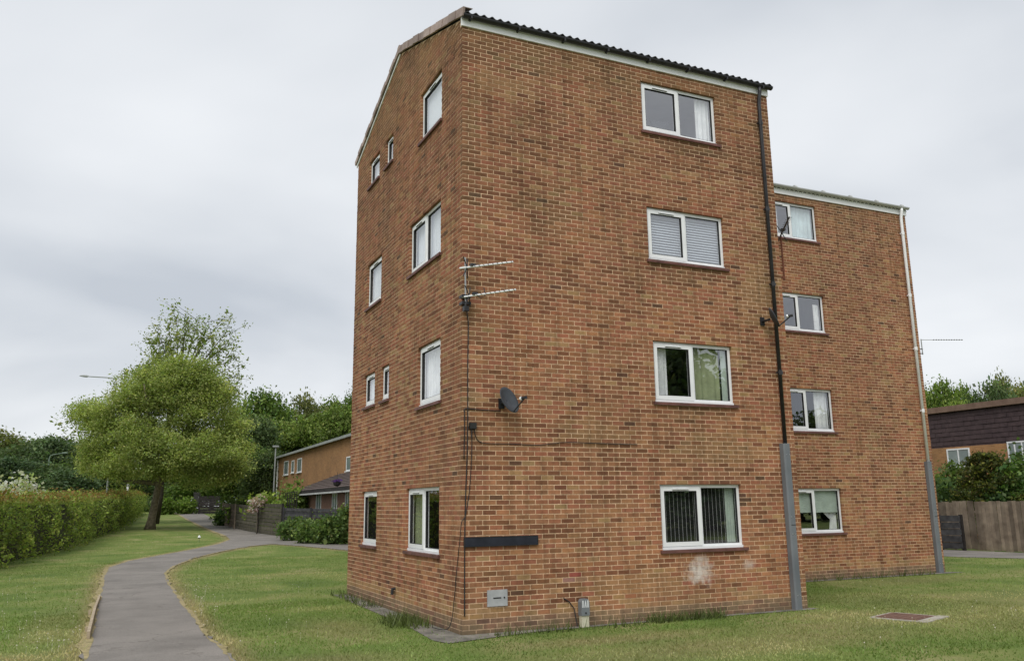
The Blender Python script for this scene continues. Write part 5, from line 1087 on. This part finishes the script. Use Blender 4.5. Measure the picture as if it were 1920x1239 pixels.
tag(link('grass', mesh_np('grass', np.stack([a, b, c], 1).reshape(-1, 3), np.arange(3*n).reshape(-1, 3), np.repeat(cl, 3, 0)), MAT['blade']), 'short mown grass with dry straw patches on the lawn', 'grass', kind='stuff')
# weeds along the foot of the walls
wp_ = []
for (x0, x1, y0, y1, m_) in ((3.1, 4.6, -0.35, -0.08, 500), (-0.5, -0.1, 0.9, 2.6, 260), (-0.7, -0.1, 1.2, 2.0, 350), (-0.4, -0.05, 4, 6.9, 200), (6.5, 7.6, 3.6, 4.05, 200), (0.3, 3.0, -0.45, -0.25, 160), (8, 14.5, 3.75, 4.05, 260)): wp_.append(scatter(m_, x0, x1, y0, y1))
wp_ = np.concatenate(wp_); n = len(wp_); hg = rng.uniform(0.05, 0.22, n); yaw = rng.uniform(0, 6.28, n); w_ = 0.009
dv_ = np.column_stack([np.cos(yaw), np.sin(yaw)])*w_; a = np.column_stack([wp_+dv_, np.zeros(n)]); b = np.column_stack([wp_-dv_, np.zeros(n)]); c = np.column_stack([wp_+rng.normal(0, 0.4, (n, 2))*hg[:, None], hg])
cl = np.array((0.10, 0.13, 0.04))*np.exp(rng.normal(0, 0.35, n))[:, None]
tag(link('weeds', mesh_np('weeds', np.stack([a, b, c], 1).reshape(-1, 3), np.arange(3*n).reshape(-1, 3), np.repeat(cl, 3, 0)), MAT['blade']), 'straggling weeds along the foot of the brick walls', 'weeds', kind='stuff')
fl = MB()
sp_ = [gnd(rng.normal(378, 22), rng.normal(1125, 22)) for _ in range(60)]+[gnd(rng.uniform(330, 640), rng.uniform(1040, 1230)) for _ in range(45)]+[gnd(rng.uniform(0, 150), rng.uniform(1080, 1230)) for _ in range(70)]+[gnd(rng.uniform(1600, 1910), rng.uniform(1085, 1230)) for _ in range(26)]+[gnd(rng.uniform(220, 420), rng.uniform(1000, 1030)) for _ in range(20)]
for p in sp_:
    if inside(np.array([p[:2]]), path_poly)[0] or p[0] > -0.6 and p[0] < 6.7 and p[1] > -0.7: continue
    h = rng.uniform(0.04, 0.13); r = rng.uniform(0.006, 0.013); n0 = len(fl.v)
    fl.v += [(p[0]+r, p[1], p[2]+h), (p[0], p[1]+r, p[2]+h), (p[0]-r, p[1], p[2]+h), (p[0], p[1]-r, p[2]+h), (p[0], p[1], p[2]+h+r), (p[0], p[1], p[2]+h-r), (p[0]+0.002, p[1], p[2]), (p[0]-0.002, p[1], p[2])]
    fl.f += [tuple(n0+k for k in q) for q in ((0,1,4), (1,2,4), (2,3,4), (3,0,4), (1,0,5), (2,1,5), (3,2,5), (0,3,5), (5,6,7))]
tag(fl.build('dandelion_clocks', MAT['cream']), 'pale dandelion clocks and daisies dotted over the lawn', 'flowers', kind='stuff')
for k in PR.values():
    pass
